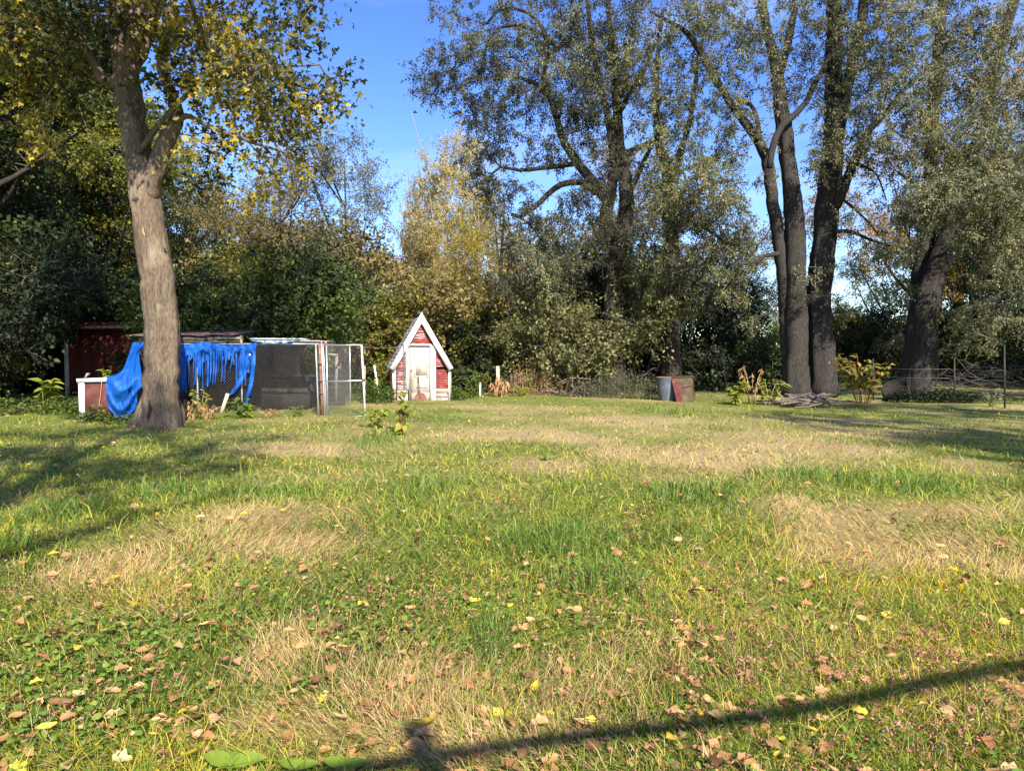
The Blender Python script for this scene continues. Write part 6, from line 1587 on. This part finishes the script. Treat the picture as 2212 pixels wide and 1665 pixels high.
def build_plants():
    rng = np.random.default_rng(4)
    leafy_plant('pokeweed', 'tall pokeweed with red stems and yellowing leaves left of the log round', (gx(1868, 23.6), 23.6, 0), 1.75, 1.15, 12, 190, 'broad', 'leaf_poke_dim', 'stem_red', .27, 71, droop=.3, low=.4, r=.014)
    leafy_plant('pokeweed', 'small bright yellow-green pokeweed at the left end of the woodpile', (gx(1592, 22.4), 22.4, 0), .72, .38, 7, 56, 'broad', 'leaf_poke', 'stem_red', .24, 72, low=.35, r=.012)
    leafy_plant('pokeweed', 'yellow-green pokeweed right beside the woodpile sticks', (gx(1662, 22.2), 22.2, 0), .75, .5, 7, 50, 'broad', 'leaf_poke', 'stem_tan', .24, 73, low=.45, r=.012, lean=(.3, 0))
    leafy_plant('dead_plant', 'dead orange-brown drooping plant behind the small bright pokeweed', (gx(1625, 22.8), 22.8, 0), 1.25, .5, 8, 60, 'hang', 'leaf_dry', 'stem_tan', .15, 74, droop=1.2, low=.55, r=.010)
    leafy_plant('dead_plant', 'dead brown drooping plant draped round the wooden post', (gx(1080, 25.1), 25.1, 0), .85, .42, 9, 110, 'hang', 'leaf_dry', 'stem_tan', .22, 75, droop=1.5, low=.5, r=.010)
    leafy_plant('pokeweed', 'pokeweed with broad bright leaves at the far left, in front of the dark trees', (gx(95, 19.2), 19.2, 0), .95, .5, 5, 30, 'broad', 'leaf_poke', 'stem_green', .32, 76, low=.4, r=.012)
    leafy_plant('sapling', 'young green sapling with broad leaves on the open lawn before the shed', tuple(G(866, 945)), .90, .22, 4, 34, 'heart', 'leaf_poke', 'stem_red', .155, 77, droop=.45, low=.3, r=.009)
    leafy_plant('sapling', 'lower leafy sapling left of the broad leaved one on the lawn', tuple(G(812, 932)), .50, .30, 5, 36, 'heart', 'leaf_poke', 'stem_red', .135, 78, droop=.5, low=.3, r=.007)
    d = thing('dock_plant', 'small dark green dock plant alone in the middle of the lawn', 'plant', tuple(G(1187, 1000)))
    c = G(1187, 1000)
    for i, (a, e, s) in enumerate(((2.6, .9, .22), (.5, .7, .20), (1.8, 1.1, .18), (3.6, .6, .19), (-.4, .5, .17))):
        add_leaf(d, c + [0, 0, .0], (cos(a) * cos(e), sin(a) * cos(e), sin(e)), np.array([-cos(a), -sin(a), .6]), s, 'broad', 'leaf_green', rng)
    leafy_plant('weed_clump', 'yellow-green leafy weed with brown base in front of the torn tarp', (gx(432, 17.2), 17.2, 0), .72, .34, 7, 90, 'broad', 'leaf_poke', 'stem_tan', .13, 79, low=.45, r=.008)
    leafy_plant('weed_clump', 'dry brown weed right of the big trunk foot', (gx(408, 16.9), 16.9, 0), .55, .34, 10, 90, 'hang', 'leaf_dry', 'stem_tan', .12, 80, droop=.8, low=.15, r=.006)
    leafy_plant('weed_clump', 'dry tangled weed under the yellow-green leafy weed', (gx(445, 16.9), 16.9, 0), .40, .36, 10, 80, 'hang', 'leaf_dry', 'stem_tan', .11, 81, droop=.6, low=.15, r=.006)
    leafy_plant('weed_clump', 'green leafy weed under the right end of the torn tarp', (gx(512, 17.4), 17.4, 0), .50, .28, 6, 60, 'heart', 'leaf_green', 'stem_green', .14, 82, low=.3, r=.007)
    leafy_plant('weed_clump', 'small yellow-green weed at the foot of the white kennel post', (gx(538, 17.3), 17.3, 0), .36, .25, 6, 44, 'heart', 'leaf_poke', 'stem_green', .12, 83, low=.25, r=.006)
    leafy_plant('weed_clump', 'small green weed at the bottom of the kennel mesh', (gx(640, 17.7), 17.7, 0), .30, .20, 6, 40, 'broad', 'leaf_green', 'stem_green', .10, 84, low=.25, r=.005)
    leafy_plant('weed_clump', 'dry orange stalks at the bottom of the kennel mesh', (gx(585, 17.6), 17.6, 0), .22, .32, 10, 40, 'hang', 'leaf_dry', 'stem_tan', .10, 85, low=.3, r=.005)
    leafy_plant('weed_clump', 'yellow-green plant growing on top of the red bin', (gx(232, 17.0), 17.0, 1.0), .22, .18, 5, 24, 'broad', 'leaf_poke', 'stem_green', .10, 86, low=.3, r=.005)
    leafy_plant('weed_clump', 'bright green leafy shoots behind the dead plant at the wooden post', (gx(1030, 26.0), 26.0, 0), 1.05, .75, 12, 150, 'broad', 'leaf_green', 'stem_green', .19, 87, low=.35, r=.008)
    leafy_plant('weed_clump', 'low yellow-green shoots at the lawn edge before the dead weeds', (gx(1132, 25.6), 25.6, 0), .45, .6, 9, 70, 'broad', 'leaf_poke', 'stem_green', .14, 88, low=.3, r=.006)
    leafy_plant('weed_clump', 'pale seeding weed left of the white T of the right wire fence post', (gx(2145, 21.6), 21.6, 0), .55, .42, 9, 80, 'lance', 'leaf_olive', 'stem_green', .12, 89, low=.25, r=.005)
    # seedlings by the lower edge
    for (u, v, s, lb) in ((498, 1700, .125, 'bright green seedling with two long leaves at the bottom edge'), (640, 1706, .08, 'small bright seedling at the bottom edge right of the two-leaved one'), (742, 1704, .09, 'drooping bright green seedling at the bottom edge nearest the shadow')):
        c = G(u, v); s_ = thing('seedling', lb, 'seedling', tuple(c))
        cane(s_, 'stem', [tuple(c + [0, 0, -.02]) + (.004,), tuple(c + [0, .0, .09]) + (.003,)], 'stem_green', 6, .02)
        for (a, e, q) in ((2.9, .34, 1), (.15, .28, 1.05), (1.2, .8, .6), (2.1, .9, .5), (-1.2, .3, .45), (-2.2, .35, .4)):
            add_leaf(s_, c + [0, 0, .085], (cos(a), sin(a), e), np.array([0, -.45, 1.0]), s * q, 'broad', 'leaf_seedling', rng)
    # low green growth along the edges
    leaf_mound('ivy_patch', 'dark ivy and weeds at the foot of the leaning elm', [(gx(1985, 23.6), 23.6, .9, .5, .55, 700), (gx(2045, 23.4), 23.4, .9, .45, .5, 700), (gx(1945, 24.2), 24.2, .5, .4, .45, 300), (gx(2090, 23.6), 23.6, .6, .4, .4, 300)], 'leaf_deep', 21, .10)
    leaf_mound('edge_weeds', 'rank green weeds along the left edge of the lawn', [(gx(60, 18.6), 18.6, 1.2, .8, .45, 500), (gx(140, 18.4), 18.4, .7, .6, .45, 360), (gx(-40, 18.2), 18.2, 1.2, .8, .6, 500), (gx(165, 17.2), 17.2, .35, .4, .6, 260), (gx(200, 16.3), 16.3, .5, .3, .35, 240), (gx(270, 15.9), 15.9, .5, .3, .25, 200)], 'leaf_green', 22, .09)
    leaf_mound('shed_weeds', 'yellow-green weeds round the foot of the small red shed', [(gx(985, 23.9), 23.9, .35, .4, .5, 340), (gx(1005, 24.6), 24.6, .5, .4, .4, 240), (gx(815, 22.6), 22.6, .55, .6, .85, 700), (gx(770, 23.5), 23.5, .8, .6, .7, 500), (gx(835, 23.3), 23.3, .3, .5, .6, 200)], 'leaf_green', 23, .09)
    leaf_mound('wood_edge_weeds', 'dim low weeds along the front of the dark bushes', [(gx(u, 29.5), 29.5, 1.2, .6, .5, 160) for u in (1290, 1380, 1460, 1540, 1620)] + [(gx(u, 36.5), 36.5, 1.6, 1, .5, 120) for u in (1540, 1640, 1850, 1950)], 'leaf_deep', 24, .12)
    # bird
    b = thing('bird', 'tiny dark bird flying in the open blue sky', 'bird', tuple(P(897, 244, 38)))
    c = P(897, 244, 38)
    sp = np.array([c + [-.13, 0, .0], c + [-.09, 0, .005], c + [-.02, 0, .01], c + [.05, 0, .012], c + [.09, 0, .018], c + [.125, 0, .012]])
    mb = MB(); mb.tube(sp, [.012, .022, .036, .034, .026, .004], 8); mb.build('body', M['black'], b, smooth=True)
    for s in (-1, 1):
        mb = MB(); mb.add([c + [.05, 0, .03], c + [-.03, 0, .03], c + [-.06, s * .20, .06], c + [.01, s * .13, .075], c + [.05, 0, .02], c + [-.03, 0, .02], c + [-.06, s * .20, .055], c + [.01, s * .13, .068]], [(0, 1, 2, 3), (7, 6, 5, 4), (0, 3, 7, 4), (3, 2, 6, 7), (2, 1, 5, 6)]); mb.build('wing', M['black'], b)
    # timber frame behind the camera, seen only by its shadow
    k = 1 / tan(SUN_EL); off = lambda h: np.array([sin(SUN_AZ), -cos(SUN_AZ)]) * h * k
    h = 3.2; p0 = np.array([-.16, 2.76]) + off(h); p1 = np.array([2.54, 3.53]) + off(h)
    dd = p1 - p0; a = p0 - dd * .35; e = p1 + dd * 1.2
    fr = thing('timber_frame', 'rough timber swing frame behind the camera, its beam shadow crossing the foreground', 'frame', (p0[0], p0[1], 0))
    cane(fr, 'beam', [(a[0], a[1], h, .032), (p0[0], p0[1], h + .02, .034), ((p0[0] + p1[0]) / 2, (p0[1] + p1[1]) / 2, h - .035, .036), (p1[0], p1[1], h + .02, .042), (e[0], e[1], h + .05, .045)], 'bark_grey', 10, .2)
    tp = np.array([-.43, 2.97]) + off(h + .33)
    mb = MB(); mb.box((tp[0], tp[1], (h + .33) / 2), (.09, .08, h + .33)); mb.build('post', M['grey_wood'], fr)
    mb = MB(); mb.box((e[0] - .3, e[1] - .2, (h + .1) / 2), (.10, .10, h + .1)); mb.build('post', M['grey_wood'], fr)

# ------------------------------------------------------------------ put it all together
build_ground()
build_shed()
build_kennel()
build_bin()
build_yard()
build_maple()
build_elm()
build_twin_trees()
build_right_tree()
build_woods()
build_plants()
build_weeds()
build_litter()
build_grass()
for _o in bpy.data.objects:
    if '_org' in _o: del _o['_org']
